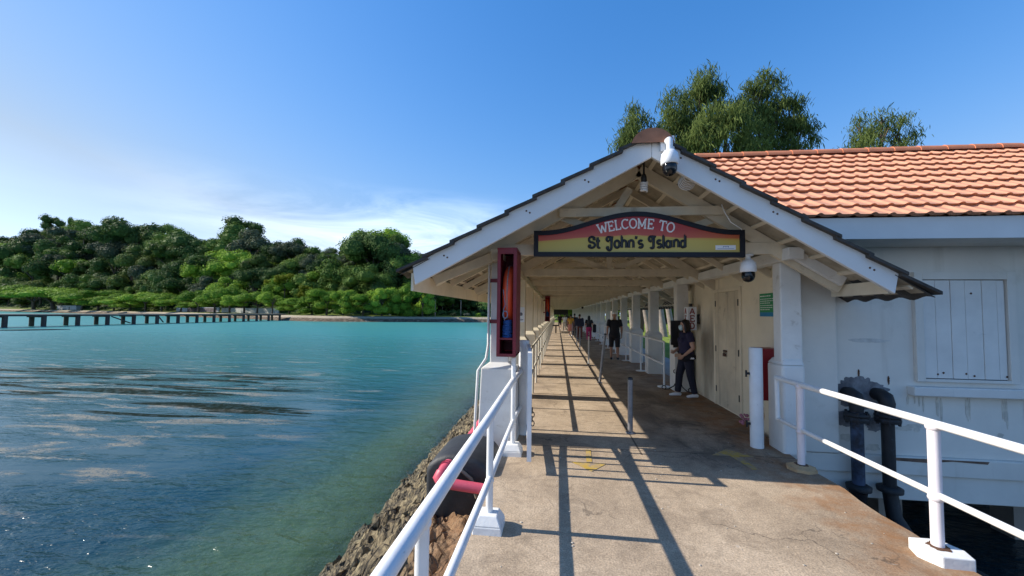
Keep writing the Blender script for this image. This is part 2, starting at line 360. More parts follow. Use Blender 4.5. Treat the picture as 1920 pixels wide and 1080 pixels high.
# --- rock revetment under the walkway
def rockmat():
    m, nt = new_mat('weedy_rock'); t = NT(nt)
    out = t.n('ShaderNodeOutputMaterial'); p = t.n('ShaderNodeBsdfPrincipled'); t.l(p.outputs[0], out.inputs[0])
    g = t.n('ShaderNodeNewGeometry'); pos = g.outputs['Position']; sp = t.n('ShaderNodeSeparateXYZ'); t.l(pos, sp.inputs[0])
    c = t.ramp(t.noise(t.mapping(pos, (1.6, .6, 1.6), (0, 0, .35)), 3.6, 8, .7, .5), [(.32, (.02, .016, .011)), (.42, (.10, .075, .04)), (.53, (.27, .205, .11)), (.66, (.42, .34, .19)), (.8, (.22, .21, .07))])
    f = t.noise(pos, 22, 6, .75); c = t.mix(.7, c, t.ramp(f, [(.3, (.1, .1, .1)), (.7, (.9, .9, .9))]), 'OVERLAY')
    hi = t.ramp(t.math('ADD', t.math('MULTIPLY', sp.outputs['X'], .25), t.math('ADD', t.math('MULTIPLY', t.noise(pos, 1.8, 5), .3), .92)), [(.66, 0.), (.80, 1.)])
    c = t.mix(t.math('MULTIPLY', hi, .8), c, t.ramp(t.noise(pos, 5, 6, .7), [(.3, (.10, .05, .025)), (.5, (.38, .20, .095)), (.7, (.50, .33, .20))]))
    wet = t.ramp(t.math('ADD', sp.outputs['Z'], t.math('MULTIPLY', t.noise(pos, 2, 4), .35)), [(0., 0.)]) if False else t.math('MULTIPLY_ADD', sp.outputs['Z'], 1.0, 2.0)
    wf = t.ramp(t.math('ADD', wet, t.math('MULTIPLY', t.math('SUBTRACT', t.noise(pos, 2.5, 4), .5), .5)), [(.15, 1.), (.48, 0.)])
    vc = t.n('ShaderNodeTexVoronoi', feature='DISTANCE_TO_EDGE'); vc.inputs['Scale'].default_value = 4.2
    wv = t.n('ShaderNodeVectorMath', operation='ADD'); sc3 = t.n('ShaderNodeVectorMath', operation='SCALE'); sc3.inputs['Scale'].default_value = .55
    nz = t.n('ShaderNodeTexNoise'); nz.inputs['Scale'].default_value = 3.; nz.inputs['Detail'].default_value = 6; t.l(pos, nz.inputs['Vector']); t.l(nz.outputs['Color'], sc3.inputs[0])
    t.l(t.mapping(pos, (1.7, .55, 1.5), (0, 0, .35)), wv.inputs[0]); t.l(sc3.outputs[0], wv.inputs[1]); t.l(wv.outputs[0], vc.inputs['Vector'])
    crev = t.ramp(vc.outputs['Distance'], [(0., 1.), (.05, .55), (.13, 0.)])
    low = t.ramp(t.math('MULTIPLY_ADD', sp.outputs['X'], -.2, 0.), [(.16, .25), (.26, 1.)])
    c = t.mix(t.math('MULTIPLY', t.math('MULTIPLY', crev, low), .8), c, (.022, .017, .011))
    c = t.mix(t.math('MULTIPLY', wf, .55), c, (.10, .085, .035))
    under = t.ramp(t.math('MULTIPLY_ADD', sp.outputs['Z'], 1., 3.), [(.85, 1.), (1.1, 0.)])
    c = t.mix(t.math('MULTIPLY', under, .6), c, (.26, .27, .10))
    t.l(c, p.inputs['Base Color']); t.l(t.ramp(wf, [(0, .85), (1, .45)]), p.inputs['Roughness'])
    t.l(t.bump(t.math('SUBTRACT', t.math('ADD', t.noise(pos, 14, 8, .75), t.math('MULTIPLY', t.noise(pos, 50, 4, .7), .35)), t.math('MULTIPLY', crev, .8)), 1., .06), p.inputs['Normal'])
    return m
rock_mat = rockmat()
def rock_h(x, y, fine=True):
    base = lerp_tab(-x, [(.68, -.34), (1.1, -.36), (1.4, -.42), (3.25, -1.93), (6.5, -3.0), (12, -3.9)])
    if not fine: return base
    p = Vector((x*2.4+.5*y, y*.9, 0)); d, pts = mn.voronoi(p+Vector((mn.noise(p*1.4), mn.noise(p*1.4+Vector((5, 5, 5))), 0))*.35)
    h = (mn.noise(Vector(pts[0])*7.3)*.065) - .08*max(0, .16-(d[1]-d[0]))/.16
    p2 = Vector((x*6.5+1.5*y, y*2.4-x*.6, 3)); d2, q2 = mn.voronoi(p2)
    h += mn.noise(Vector(q2[0])*5.1)*.05-.05*max(0, .14-(d2[1]-d2[0]))/.14
    p3 = Vector((x*14+3*y, y*5.5-2*x, 8)); d3, q3 = mn.voronoi(p3)
    h += mn.noise(Vector(q3[0])*3.3)*.05-.04*max(0, .16-(d3[1]-d3[0]))/.16
    h += mn.fractal(Vector((x*5, y*5, 1)), .7, 2.2, 6)*.05
    fade = min(1, max(0.12, (-x-.7)/.5))
    return base+h*fade
b = MB(); xs = [-.66-2.9*(i/58) for i in range(59)]+[-3.56-.16*i for i in range(1, 22)]+[-7.4, -8.5, -10, -13]
yy = [-2+.065*i for i in range(260)]+[15+.18*i for i in range(60)]+[26+1.5*i for i in range(86)]
nx = len(xs); vs = [(x, y, rock_h(x, y)) for y in yy for x in xs]
fs = [(i*nx+j, i*nx+j+1, (i+1)*nx+j+1, (i+1)*nx+j) for i in range(len(yy)-1) for j in range(nx-1)]
b.add(vs, fs); b.sm = [False]*len(b.sm); tag(b.build('shore_rocks', rock_mat, fix=False), kind='structure')
# --- seabed
sand = M('seabed_sand', (.20, .19, .10), .9, .3, .6, ((.07, .08, .04), .4, 1.2))
b = MB(); b.add([(-700, -300, -4.2), (500, -300, -4.2), (500, 700, -4.2), (-700, 700, -4.2)], [(0, 1, 2, 3)]); tag(b.build('seabed', sand), kind='structure')
# --- water
def water_material():
    m, nt = new_mat('sea_water'); t = NT(nt)
    out = t.n('ShaderNodeOutputMaterial'); p = t.n('ShaderNodeBsdfPrincipled')
    pos = t.n('ShaderNodeNewGeometry').outputs['Position']; sp = t.n('ShaderNodeSeparateXYZ'); t.l(pos, sp.inputs[0])
    X, Y = sp.outputs['X'], sp.outputs['Y']
    # depth colour: green over the rocks, deep blue in the near pool, turquoise over the sand flat further out
    big = t.math('SUBTRACT', t.noise(t.mapping(pos, (1, 1, 0)), .05, 3), .5)
    yy_ = t.math('ADD', t.math('DIVIDE', Y, 100), t.math('MULTIPLY', big, .10))
    c = t.ramp(yy_, [(.045, (.003, .034, .052)), (.14, (.006, .068, .084)), (.26, (.020, .155, .155)), (.60, (.040, .240, .235)), (1., (.06, .28, .27))])
    nf = t.noise(t.mapping(pos, (1, .35, 0)), .8, 4)
    shore = t.math('ADD', t.math('DIVIDE', t.math('MULTIPLY', X, -1), 12), t.math('MULTIPLY', t.math('SUBTRACT', nf, .5), .22))
    c = t.mix(t.ramp(shore, [(.27, .95), (.35, .66), (.45, .26), (.58, 0.)]), c, (.125, .22, .095))
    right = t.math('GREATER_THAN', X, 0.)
    c = t.mix(right, c, (.006, .03, .04))  # right-hand water painted darker for the shade under the house
    # slick water with floating debris and thin dark streaks
    def ell(cx, cy, rx, ry):
        a = t.math('POWER', t.math('DIVIDE', t.math('SUBTRACT', X, cx), rx), 2); b_ = t.math('POWER', t.math('DIVIDE', t.math('SUBTRACT', Y, cy), ry), 2)
        return t.math('SUBTRACT', 1., t.math('ADD', a, b_), clamp=True)
    sl_ = t.math('MAXIMUM', t.math('MAXIMUM', ell(-24, 17.5, 17, 6.5), ell(-13, 10, 8, 4.0)), t.math('MULTIPLY', ell(-16, 13, 13, 5.5), .8))
    sn = t.noise(t.mapping(pos, (.35, 1.6, 0), (0, 0, .10)), .55, 5, .6, .5)
    slick = t.math('MULTIPLY', t.ramp(sl_, [(0., 0.), (.5, 1.)]), t.ramp(sn, [(.40, .35), (.58, 1.)]))
    w1 = t.noise(t.mapping(pos, (.55, 1.3, 0), (0, 0, .12)), .9, 2, .5)
    w2 = t.noise(t.mapping(pos, (.6, 1.4, 0), (0, 0, -.18)), 3.0, 3, .6, .3)
    w3 = t.noise(t.mapping(pos, (.7, 1.2, 0), (0, 0, .3)), 9.0, 3, .6)
    w0 = t.noise(t.mapping(pos, (.5, 1.2, 0), (0, 0, -.05)), .28, 2, .5)
    h = t.math('ADD', t.math('MULTIPLY', t.math('SUBTRACT', w1, .5), .13), t.math('MULTIPLY', t.math('SUBTRACT', w2, .5), .060))
    h = t.math('ADD', h, t.math('MULTIPLY', t.math('SUBTRACT', w3, .5), .016))
    h = t.math('MULTIPLY', h, t.math('SUBTRACT', 1., t.math('MULTIPLY', slick, .92)))
    h = t.math('ADD', h, t.math('MULTIPLY', t.math('MULTIPLY', t.math('SUBTRACT', w0, .5), .11), t.math('SUBTRACT', 1., t.math('MULTIPLY', slick, .7))))
    t.l(t.bump(h, 1., 1.), p.inputs['Normal'])
    dn = t.noise(t.mapping(pos, (.42, 1.6, 0), (0, 0, .16)), .75, 6, .62, .6); dsp = t.noise(pos, 13, 5, .85)
    far = t.ramp(t.math('DIVIDE', Y, 100), [(.05, .9), (.16, 1.), (.26, .75), (.40, .35), (.7, 0.)])
    leftm = t.ramp(t.math('DIVIDE', t.math('MULTIPLY', X, -1), 40), [(.12, 0.), (.22, .8), (.4, 1.)])
    dm = t.math('MULTIPLY', t.math('MULTIPLY', t.ramp(t.math('ADD', dn, t.math('MULTIPLY', t.ramp(sl_, [(0., 0.), (.6, 1.)]), .05)), [(.585, 0.), (.66, 1.)]), far), leftm)
    deb = t.math('MULTIPLY', t.ramp(dsp, [(.40, 0.), (.52, 1.)]), dm)
    c = t.mix(t.math('MULTIPLY', deb, .85), c, t.ramp(t.noise(pos, 30, 3, .7), [(.3, (.13, .11, .075)), (.7, (.40, .35, .265))]))
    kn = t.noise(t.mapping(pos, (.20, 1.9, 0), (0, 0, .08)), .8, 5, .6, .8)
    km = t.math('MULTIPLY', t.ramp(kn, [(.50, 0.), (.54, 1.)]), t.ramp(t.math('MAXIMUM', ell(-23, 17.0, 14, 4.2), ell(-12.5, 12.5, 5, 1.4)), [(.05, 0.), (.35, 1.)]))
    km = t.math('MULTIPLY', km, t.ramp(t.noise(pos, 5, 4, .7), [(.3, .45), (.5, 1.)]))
    c = t.mix(t.math('MULTIPLY', km, .92), c, (.012, .017, .010))  # near-black streaks mixed over the slick
    t.l(c, p.inputs['Base Color']); p.inputs['IOR'].default_value = 1.33
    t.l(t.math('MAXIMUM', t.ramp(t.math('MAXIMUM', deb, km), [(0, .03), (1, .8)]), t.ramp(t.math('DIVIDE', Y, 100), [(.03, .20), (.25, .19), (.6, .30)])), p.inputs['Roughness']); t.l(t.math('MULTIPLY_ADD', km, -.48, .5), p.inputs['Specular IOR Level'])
    # clear shallows: the stones show through
    tr = t.n('ShaderNodeBsdfTransparent'); tr.inputs[0].default_value = (.80, .95, .78, 1); gl = t.n('ShaderNodeBsdfGlossy'); gl.inputs['Roughness'].default_value = .22
    t.l(p.inputs['Normal'].links[0].from_socket, gl.inputs['Normal'])
    fr = t.n('ShaderNodeFresnel'); fr.inputs['IOR'].default_value = 1.33; t.l(p.inputs['Normal'].links[0].from_socket, fr.inputs['Normal'])
    clear = t.n('ShaderNodeMixShader'); t.l(fr.outputs[0], clear.inputs[0]); t.l(tr.outputs[0], clear.inputs[1]); t.l(gl.outputs[0], clear.inputs[2])
    op = t.math('MAXIMUM', t.ramp(shore, [(.26, .12), (.34, .55), (.46, .88), (.62, 1.)]), right)
    mx = t.n('ShaderNodeMixShader'); t.l(op, mx.inputs[0]); t.l(clear.outputs[0], mx.inputs[1]); t.l(p.outputs[0], mx.inputs[2])
    t.l(mx.outputs[0], out.inputs[0]); return m
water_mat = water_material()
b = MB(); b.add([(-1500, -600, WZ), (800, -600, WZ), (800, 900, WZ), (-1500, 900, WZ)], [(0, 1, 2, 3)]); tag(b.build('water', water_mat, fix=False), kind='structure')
# --- land across the bay, with the wooded hill
SHORE = [(-900, 420), (-420, 255), (-300, 212), (-200, 176), (-130, 146), (-95, 126), (-77, 120), (-50, 131), (-27, 144), (-8, 150), (0, 151)]
CREST = [(0, 462), (60, 452), (100, 430), (200, 430), (240, 446), (290, 428), (350, 452), (450, 428), (530, 450), (620, 448), (700, 436), (770, 452), (850, 470), (905, 520)]
crest_tab = []
for px, py in CREST:
    q = at(px, py, 100); crest_tab.append((q.x/100, (q.z-EYE)/100))
def shore_y(x): return lerp_tab(x, SHORE)
def land_z(x, y):
    d = y-shore_y(x)
    if x > -.7 and y > 9: d = max(d, 12)
    if d < 0: return max(-4.3, WZ+d*.25)
    z = lerp_tab(d, [(0, WZ), (2.2, -.75), (4, -.2), (7, .05), (12, .1)])
    if d > 14 and x < 0:
        bt = x/y; yc = y if d < 75 else shore_y(x)+75
        top = max(4, lerp_tab(bt, crest_tab)*(shore_y(x)+75)+EYE-19.)
        z = z+(top)*sst((d-16)/60)
    return z
def land_material():
    m, nt = new_mat('island_ground'); t = NT(nt)
    out = t.n('ShaderNodeOutputMaterial'); p = t.n('ShaderNodeBsdfPrincipled'); t.l(p.outputs[0], out.inputs[0])
    pos = t.n('ShaderNodeNewGeometry').outputs['Position']; sp = t.n('ShaderNodeSeparateXYZ'); t.l(pos, sp.inputs[0])
    z = t.math('ADD', sp.outputs['Z'], t.math('MULTIPLY', t.math('SUBTRACT', t.noise(pos, .5, 6, .7), .5), .5))
    f = t.math('DIVIDE', t.math('ADD', z, 3.), 6.)
    rk = t.ramp(t.noise(pos, .9, 7, .75), [(.3, (.03, .025, .02)), (.5, (.13, .095, .065)), (.7, (.34, .28, .21))])
    gr = t.ramp(t.noise(pos, .35, 6, .65), [(.3, (.075, .11, .02)), (.6, (.13, .17, .03)), (.75, (.17, .17, .05))])
    gr = t.mix(.35, gr, t.ramp(t.noise(pos, 9, 4, .7), [(.3, (.2, .2, .2)), (.7, (.8, .8, .8))]), 'OVERLAY')
    fl = t.ramp(t.noise(pos, .2, 6, .7), [(.3, (.010, .018, .006)), (.7, (.028, .045, .012))])
    sandc = (.42, .35, .26)
    c = t.mix(t.ramp(f, [(.34, 0.), (.40, 1.)]), rk, sandc)
    c = t.mix(t.ramp(f, [(.475, 0.), (.50, 1.)]), c, gr)
    c = t.mix(t.ramp(f, [(.62, 0.), (.80, 1.)]), c, fl)
    t.l(c, p.inputs['Base Color']); p.inputs['Roughness'].default_value = .95; p.inputs['Specular IOR Level'].default_value = .1
    t.l(t.bump(t.noise(pos, 1.2, 6, .75), .8, .4), p.inputs['Normal']); return m
land_mat = land_material()
b = MB(); gx = [-700+5*i for i in range(139)]+[-5, -2.5, -.75]; gy = [100+4*i for i in range(70)]+[380+20*i for i in range(12)]
vs = [(x, y, land_z(x, y)+(mn.noise(Vector((x*.15, y*.15, 0)))*.35 if land_z(x, y) < 0 else 0)) for y in gy for x in gx]; nx = len(gx)
b.smooth = True; b.add(vs, [(i*nx+j, i*nx+j+1, (i+1)*nx+j+1, (i+1)*nx+j) for i in range(len(gy)-1) for j in range(nx-1)]); tag(b.build('hill', land_mat, fix=False), kind='structure')
# --- lawn on the landward side of the walkway
def lawn_material():
    m, nt = new_mat('lawn_grass'); t = NT(nt)
    out = t.n('ShaderNodeOutputMaterial'); p = t.n('ShaderNodeBsdfPrincipled'); t.l(p.outputs[0], out.inputs[0])
    pos = t.n('ShaderNodeNewGeometry').outputs['Position']
    c = t.ramp(t.noise(pos, .3, 6, .65), [(.3, (.12, .17, .03)), (.55, (.20, .26, .05)), (.75, (.26, .26, .08))])
    c = t.mix(.5, c, t.ramp(t.noise(pos, 14, 5, .75), [(.3, (.2, .2, .2)), (.7, (.8, .8, .8))]), 'OVERLAY')
    t.l(c, p.inputs['Base Color']); p.inputs['Roughness'].default_value = .95; p.inputs['Specular IOR Level'].default_value = .1
    t.l(t.bump(t.noise(pos, 25, 5, .75), .9, .06), p.inputs['Normal']); return m
lawn_mat = lawn_material()
b = MB(); b.add([(4.4, 9.9, -.10), (420, 9.9, -.10), (420, 420, .1), (4.4, 420, .1)], [(0, 1, 2, 3)]); tag(b.build('lawn', lawn_mat), kind='structure')
conc = M('path_concrete', (.33, .31, .28), .9, .15, 1.2, ((.15, .13, .11), .3, 2.5), None, (20, .004))
b = MB(); b.box(3.11, 4.4, 9.72, 75, -.5, -.04); tag(b.build('path', conc), kind='structure')
b = MB(); b.box(2.2, 60, 9.66, 9.86, -4.2, -.11); tag(b.build('sea_wall', conc, origin=(31, 9.76, -4.2)), 'grey concrete sea wall in deep shade beneath the tiled house', 'sea wall')
b = MB(); b.add([(-.68, 75, -.03), (60, 75, -.03), (60, 420, -.03), (-.68, 420, -.03)], [(0, 1, 2, 3)]); tag(b.build('ground', lawn_mat), kind='structure')
# ================================================================ covered walkway
AX, AZT, AZL = 1.03, 3.69, 3.43      # apex: virtual top of the bargeboards, underside
SLL, SLR = .531, .635                # left / right slope
YF, YB = 4.40, 73.0                  # gable front, far end
BAY, Y0, NB = 2.55, 5.40, 27
XL, XR = -.77, 2.80                  # column centres
sh = thing('covered_walkway', 'long white timber covered walkway with dark tiled gable roof on columns', 'covered walkway', (AX, YF, 0))
def zr(x): return AZT-.02-(AX-x)*SLL if x < AX else AZT-.02-(x-AX)*SLR      # upper face of roof boarding
# roof slopes: nine lapped courses of dark tile each side, boarding and battens below
for side, sl_, xe in ((-1, SLL, -1.83), (1, SLR, 3.77)):
    b = MB(); nrow = 9; half = abs(xe-AX)
    for k in range(nrow):
        ya, yb = YF-.05-.012*(k % 2), YB
        x0 = AX+side*half*k/nrow; x1 = AX+side*(half*(k+1)/nrow+.05)
        z0 = AZT-.02-abs(x0-AX)*sl_+.012; z1 = AZT-.02-abs(x1-AX)*sl_+.050; th = .032
        b.cur = 0
        segs = 40 if k == nrow-1 else 1
        b.prism([(x0, z0), (x1, z1), (x1, z1-th), (x0, z0-th)], ya, yb)
    b.cur = 1
    for k in range(9):                       # battens seen from below
        xb = AX+side*half*(k+.45)/nrow; zb = AZT-.02-abs(xb-AX)*sl_-.035
        b.bar((xb, YF+.03, zb), (xb, YB, zb), .05, .035, up=(side*sl_, 0, 1))
    b.cur = 2                                # underlay boards
    xo = AX+side*(half-.06)
    b.prism([(AX, AZT-.045), (xo, AZT-.045-(half-.06)*sl_), (xo, AZT-.052-(half-.06)*sl_), (AX, AZT-.052)], YF+.02, YB)
    b.build('roof_slope', [dark_tile, wood, M('roof_underlay', (.36, .31, .23), .9, .35, 3, ((.05, .04, .03), .4, 5))], sh)
    # wavy sheet edge that shows below the last course
    b = MB(); vs = []; N = 300
    for i in range(N+1):
        y = YF+.0+ (14.)*i/N; z = .018*math.sin(i*.9)
        for dx, dz in ((-.34, .34*sl_), (.02, -.02*sl_)):
            vs.append((xe+side*dx, y, AZT-.02-half*sl_+dz+z-.03))
    b.add(vs, [(2*i, 2*i+1, 2*i+3, 2*i+2) for i in range(N)]); e = b.build('eave_sheet', dark_tile, sh)
    s_ = e.modifiers.new('t', 'SOLIDIFY'); s_.thickness = .008
b = MB()
k = 0; y = YF-.06
while y < YB:                                # terracotta ridge caps, half-round, lapped
    yn = min(y+.42, YB); r0, r1 = .235, .222; n = 12; vs = []
    for yy_, rr in ((y, r0), (yn+.03, r1)):
        for j in range(n+1):
            a = R(10+160*j/n); vs.append((AX+.0+rr*math.cos(a)*.98, yy_, 3.535+rr*.86*math.sin(a)))
            
    b.smooth = True; b.add(vs, [(j, j+1, n+2+j, n+1+j) for j in range(n)]); b.smooth = False
    b.add(vs[:n+1], [tuple(range(n+1))]); y = yn
b.build('ridge_cap', terra_old, sh)
# bargeboards on the gable front
def barge(pts, name='bargeboard'):
    b = MB(); b.prism(pts, YF, YF+.045); return b.build(name, barge_white, sh, bev=.006)
bl = barge([(AX-.001, AZT-.10), (AX-.19, AZT-.10), (-1.70, 2.225), (-1.665, 1.995), (AX-.001, AZL)])
br = barge([(AX+.001, AZT-.10), (AX+.001, AZL), (3.43, 1.925), (3.47, 2.13), (AX+.16, AZT-.10)])
rs = M('rusty_bolt', (.10, .045, .02), .8, .3, 30)
for par, ptsb in ((bl, [(.32, 3.18), (-.34, 2.84), (-1.30, 2.33)]), (br, [(1.72, 3.15), (2.30, 2.78), (3.22, 2.18), (1.32, 3.42)])):
    for x, z in ptsb:
        for q in range(2): b = MB(); b.ball((x+(q-.5)*.04, YF-.002, z-(q-.5)*.022), .011, 8, 6, (1, .5, 1)); b.build('rusty_bolt', rs, par)
# plate beams along the columns, eave boards
for x in (XL, XR):
    b = MB(); b.box(x-.085, x+.085, 4.92, YB, 2.36, 2.50)
    for q in range(8): b.box(x-.089, x+.089, 7.3+q*5.1, 7.312+q*5.1, 2.355, 2.505)
    b.build('plate_beam', white if x > 0 else wood, sh, bev=.006)
b = MB(); b.box(-1.735, -1.705, YF+.06, YB, 1.93, 2.14); b.build('eave_board', cream, sh)
b = MB(); b.box(3.405, 3.43, YF+.06, 5.30, 1.93, 2.07); b.build('eave_board', wood, sh)
# trusses
def truss(y, full=True):
    tb = MB(); tb.box(-.92, 3.02, y-.04, y+.04, 2.44, 2.585); tbe = tb.build('tie_beam', wood, sh, bev=.005)
    def sub(name, f):
        m = MB(); f(m); return m.build(name, wood, tbe)
    def rf(side, sl_, xo):
        def f(m):
            z0 = AZT-.16; m.bar((AX, y, z0), (xo, y, z0-abs(xo-AX)*sl_), .06, .16, up=(0, 0, 1))
        return f
    sub('rafter', rf(-1, SLL, -1.66)); sub('rafter', rf(1, SLR, 3.38))
    sub('collar_beam', lambda m: m.box(.02, 2.10, y-.075, y-.042, 2.93, 3.04))
    sub('strut', lambda m: m.bar((.92, y+.05, 2.60), (-.06, y+.05, 3.0), .035, .09, up=(0, 0, 1)))
    sub('strut', lambda m: m.bar((1.14, y+.05, 2.60), (2.05, y+.05, 2.93), .035, .09, up=(0, 0, 1)))
    if full: sub('king_post', lambda m: m.box(AX-.05, AX+.05, y-.03, y+.03, 2.588, 3.46))
    else: sub('strut', lambda m: m.bar((.70, y+.06, 2.95), (.93, y+.06, 3.32), .04, .09, up=(0, 0, 1)))
    return tbe
t0_ = truss(5.10, False)
tr = truss(Y0+BAY)
for k in range(2, NB): dup_part(tr, sh, (0, (k-1)*BAY, 0))
# common rafters between the trusses
def rafter_pair(y):
    out = []
    for side, sl_, xo in ((-1, SLL, -1.66), (1, SLR, 3.38)):
        m = MB(); z0 = AZT-.14; m.bar((AX, y, z0), (xo, y, z0-abs(xo-AX)*sl_), .045, .09, up=(0, 0, 1)); out.append(m.build('common_rafter', wood, sh))
    return out
ra = rafter_pair(5.95)
for k in range(0, 13):
    for j in range(2):
        if k+j == 0: continue
        for r_ in ra: dup_part(r_, sh, (0, k*BAY+j*.85, 0))
# eave brackets (rafter tails below the plate) near the mouth
for xs_, xe_, z1 in ((XL-.05, -1.62, 2.02), (XR+.05, 3.36, 2.02)):
    for q in range(6 if xs_ < 0 else 1):
        m = MB(); m.bar((xs_, 5.02+q*BAY, 2.42), (xe_, 5.02+q*BAY, z1+.08), .06, .12); m.build('bracket', white if xs_ > 0 else wood, sh, bev=.004)
# columns with tall pedestals
def column(x, y, mat_):
    m = MB(); m.box(x-.125, x+.125, y-.125, y+.125, 1.18, 2.36); c = m.build('column', mat_, sh, bev=.012)
    m = MB(); m.box(x-.20, x+.20, y-.20, y+.20, -.30, 1.12); m.frustum((x, y), 1.12, 1.21, .20, .13); m.build('pedestal', mat_, c, bev=.01)
    return c
m = MB(); m.box(XL-.125, XL+.125, Y0-.125-.08, Y0+.125-.08, 1.0, 2.36); c = m.build('column', white, sh, bev=.012)
m = MB(); y_ = Y0-.08; m.frustum((XL, y_), -1.6, .95, .30, .225); m.frustum((XL, y_), .95, 1.02, .225, .13); m.build('pedestal', white, c, bev=.012)
c1 = column(XL, Y0+BAY, cream)
for k in range(2, NB+1): dup_part(c1, sh, (0, (k-1)*BAY, 0))
m = MB(); m.box(2.78, 3.028, 5.24, 5.42, 1.05, 2.36); cR = m.build('column', white, sh, bev=.014)
m = MB(); m.box(2.765, 3.032, 5.20, 5.56, -.03, 1.08); m.add([(2.765, 5.2, 1.08), (3.032, 5.2, 1.08), (3.032, 5.56, 1.08), (2.765, 5.56, 1.08), (2.80, 5.23, 1.155), (3.02, 5.23, 1.155), (3.02, 5.5, 1.155), (2.80, 5.5, 1.155)], [(4, 5, 6, 7), (0, 1, 5, 4), (1, 2, 6, 5), (2, 3, 7, 6), (3, 0, 4, 7)]); m.build('pedestal', white, cR, bev=.03)
c2 = column(XR-.02, 9.2, white)
for k in range(1, 25): dup_part(c2, sh, (0, k*BAY, 0))
# conduit bowing round the first pedestal, red strap bands
m = MB(); m.tube([(-.915, 5.16, 2.34), (-.915, 5.16, 1.25), (-.93, 5.10, 1.08), (-1.03, 5.06, .92), (-1.05, 5.05, .4), (-1.07, 5.03, -.3)], .017, 8); m.build('conduit', white, sh)
m = MB(); m.tube([(3.075, 5.535, 2.3), (3.075, 5.535, .98), (3.09, 5.50, .9), (3.09, 5.48, .02)], .014, 8)
for z in (2.05, 1.8, 1.3): m.box(3.045, 3.105, 5.52, 5.55, z, z+.02)
m.build('conduit', wood, sh)
# far end: cross rail of the last bay in front of the trees
# ================================================================ lettering strokes
def sgl(ch):
    A = arc
    W = {
     'W': [[(0, .97), (.27, .03)], [(.27, .03), (.52, .78)], [(.52, .78), (.78, .03)], [(.78, .03), (1.06, .97)], [(-.13, .97), (.17, .97)], [(.90, .97), (1.19, .97)]],
     'E': [[(.12, .03), (.12, .97)], [(0, .97), (.66, .97), (.66, .78)], [(0, .03), (.70, .03), (.70, .24)], [(.12, .52), (.48, .52)], [(.48, .42), (.48, .62)]],
     'L': [[(.12, .03), (.12, .97)], [(0, .97), (.26, .97)], [(0, .03), (.66, .03), (.66, .26)]],
     'C': [A(.42, .5, .40, .47, 48, 312, 14), [(.70, .80), (.72, .98)], [(.70, .2), (.74, .12)]],
     'O': [A(.43, .5, .41, .47, 0, 360, 18)],
     'M': [[(.12, .03), (.12, .97)], [(.12, .97), (.50, .18)], [(.50, .18), (.88, .97)], [(.88, .97), (.88, .03)], [(-.02, .03), (.27, .03)], [(.73, .03), (1.02, .03)], [(-.02, .97), (.15, .97)], [(.86, .97), (1.02, .97)]],
     'T': [[(.40, .03), (.40, .97)], [(.02, .76), (.02, .97), (.78, .97), (.78, .76)], [(.25, .03), (.55, .03)]],
     'S': [A(.36, .73, .30, .23, 20, 270, 10)+A(.36, .27, .32, .23, 90, -160, 10), A(.60, .80, .07, .07, 0, 360, 6), A(.13, .17, .09, .09, 0, 360, 6)],
     't': [[(.18, .92), (.18, .18)]+A(.32, .18, .14, .14, 180, 320, 5), [(0, .62), (.42, .62)]],
     'J': [A(.30, .76, .20, .18, -60, 290, 10), [(.38, .93), (.72, .90), (.62, .74), (.60, .2)]+A(.38, .08, .22, .26, 10, -170, 8), A(.20, .02, .08, .08, 0, 360, 6)],
     'o': [A(.28, .33, .26, .30, 0, 360, 14)],
     'h': [[(.10, .03), (.10, .97)], [(.10, .42)]+A(.34, .42, .22, .22, 160, 0, 8)+[(.56, .03)], [(.0, .97), (.12, .97)]],
     'n': [[(.10, .03), (.10, .64)], [(.10, .42)]+A(.34, .42, .22, .22, 160, 0, 8)+[(.56, .03)]],
     "'": [[(.12, .98), (.08, .74)]],
     's': [A(.24, .47, .19, .15, 30, 270, 8)+A(.24, .18, .20, .15, 90, -150, 8)],
     'I': [A(.22, .74, .19, .20, -40, 300, 10), [(.30, .95), (.70, .92), (.52, .78), (.50, .16)]+A(.36, .10, .15, .13, 20, -170, 6)],
     'l': [[(.10, .03), (.10, .97)], [(.0, .97), (.12, .97)], [(.0, .03), (.2, .03)]],
     'a': [A(.26, .30, .23, .27, 0, 360, 12), [(.50, .62), (.50, .10), (.58, .03)]],
     'd': [A(.26, .30, .23, .27, 0, 360, 12), [(.50, .97), (.50, .10), (.58, .03)], [(.40, .97), (.5, .97)]],
     'A': [[(0, .03), (.36, .97)], [(.36, .97), (.72, .03)], [(.14, .36), (.58, .36)]],
     'D': [[(.08, .03), (.08, .97)], [(.08, .97), (.3, .97)]+A(.3, .5, .36, .47, 90, -90, 10)+[(.08, .03)]],
     'H': [[(.08, .03), (.08, .97)], [(.6, .03), (.6, .97)], [(.08, .5), (.6, .5)]],
    }
    wd = {'W': 1.12, 'E': .76, 'L': .72, 'C': .84, 'O': .90, 'M': 1.08, 'T': .84, 'S': .74, 't': .48, 'J': .84, 'o': .62, 'h': .68, 'n': .68, "'": .26, 's': .52, 'I': .78, 'l': .26, 'a': .66, 'd': .66, ' ': .42, 'A': .78, 'D': .76, 'H': .72}
    return W.get(ch, []), wd[ch]
def text(mb, s, place, h, rad, sp=.10, flat=(0, 1, 0)):
    """strokes of s; place(u, v) maps run length / height (metres) to a 3D point"""
    u = 0
    for ch in s:
        st, wd = sgl(ch)
        for pl in st:
            mb.tube([place(u+p[0]*h, p[1]*h) for p in pl], rad, 6, flat=(flat, .45))
        u += (wd+sp)*h
    return u
def text_len(s, h, sp=.10): return sum((sgl(c)[1]+sp)*h for c in s)-sp*h
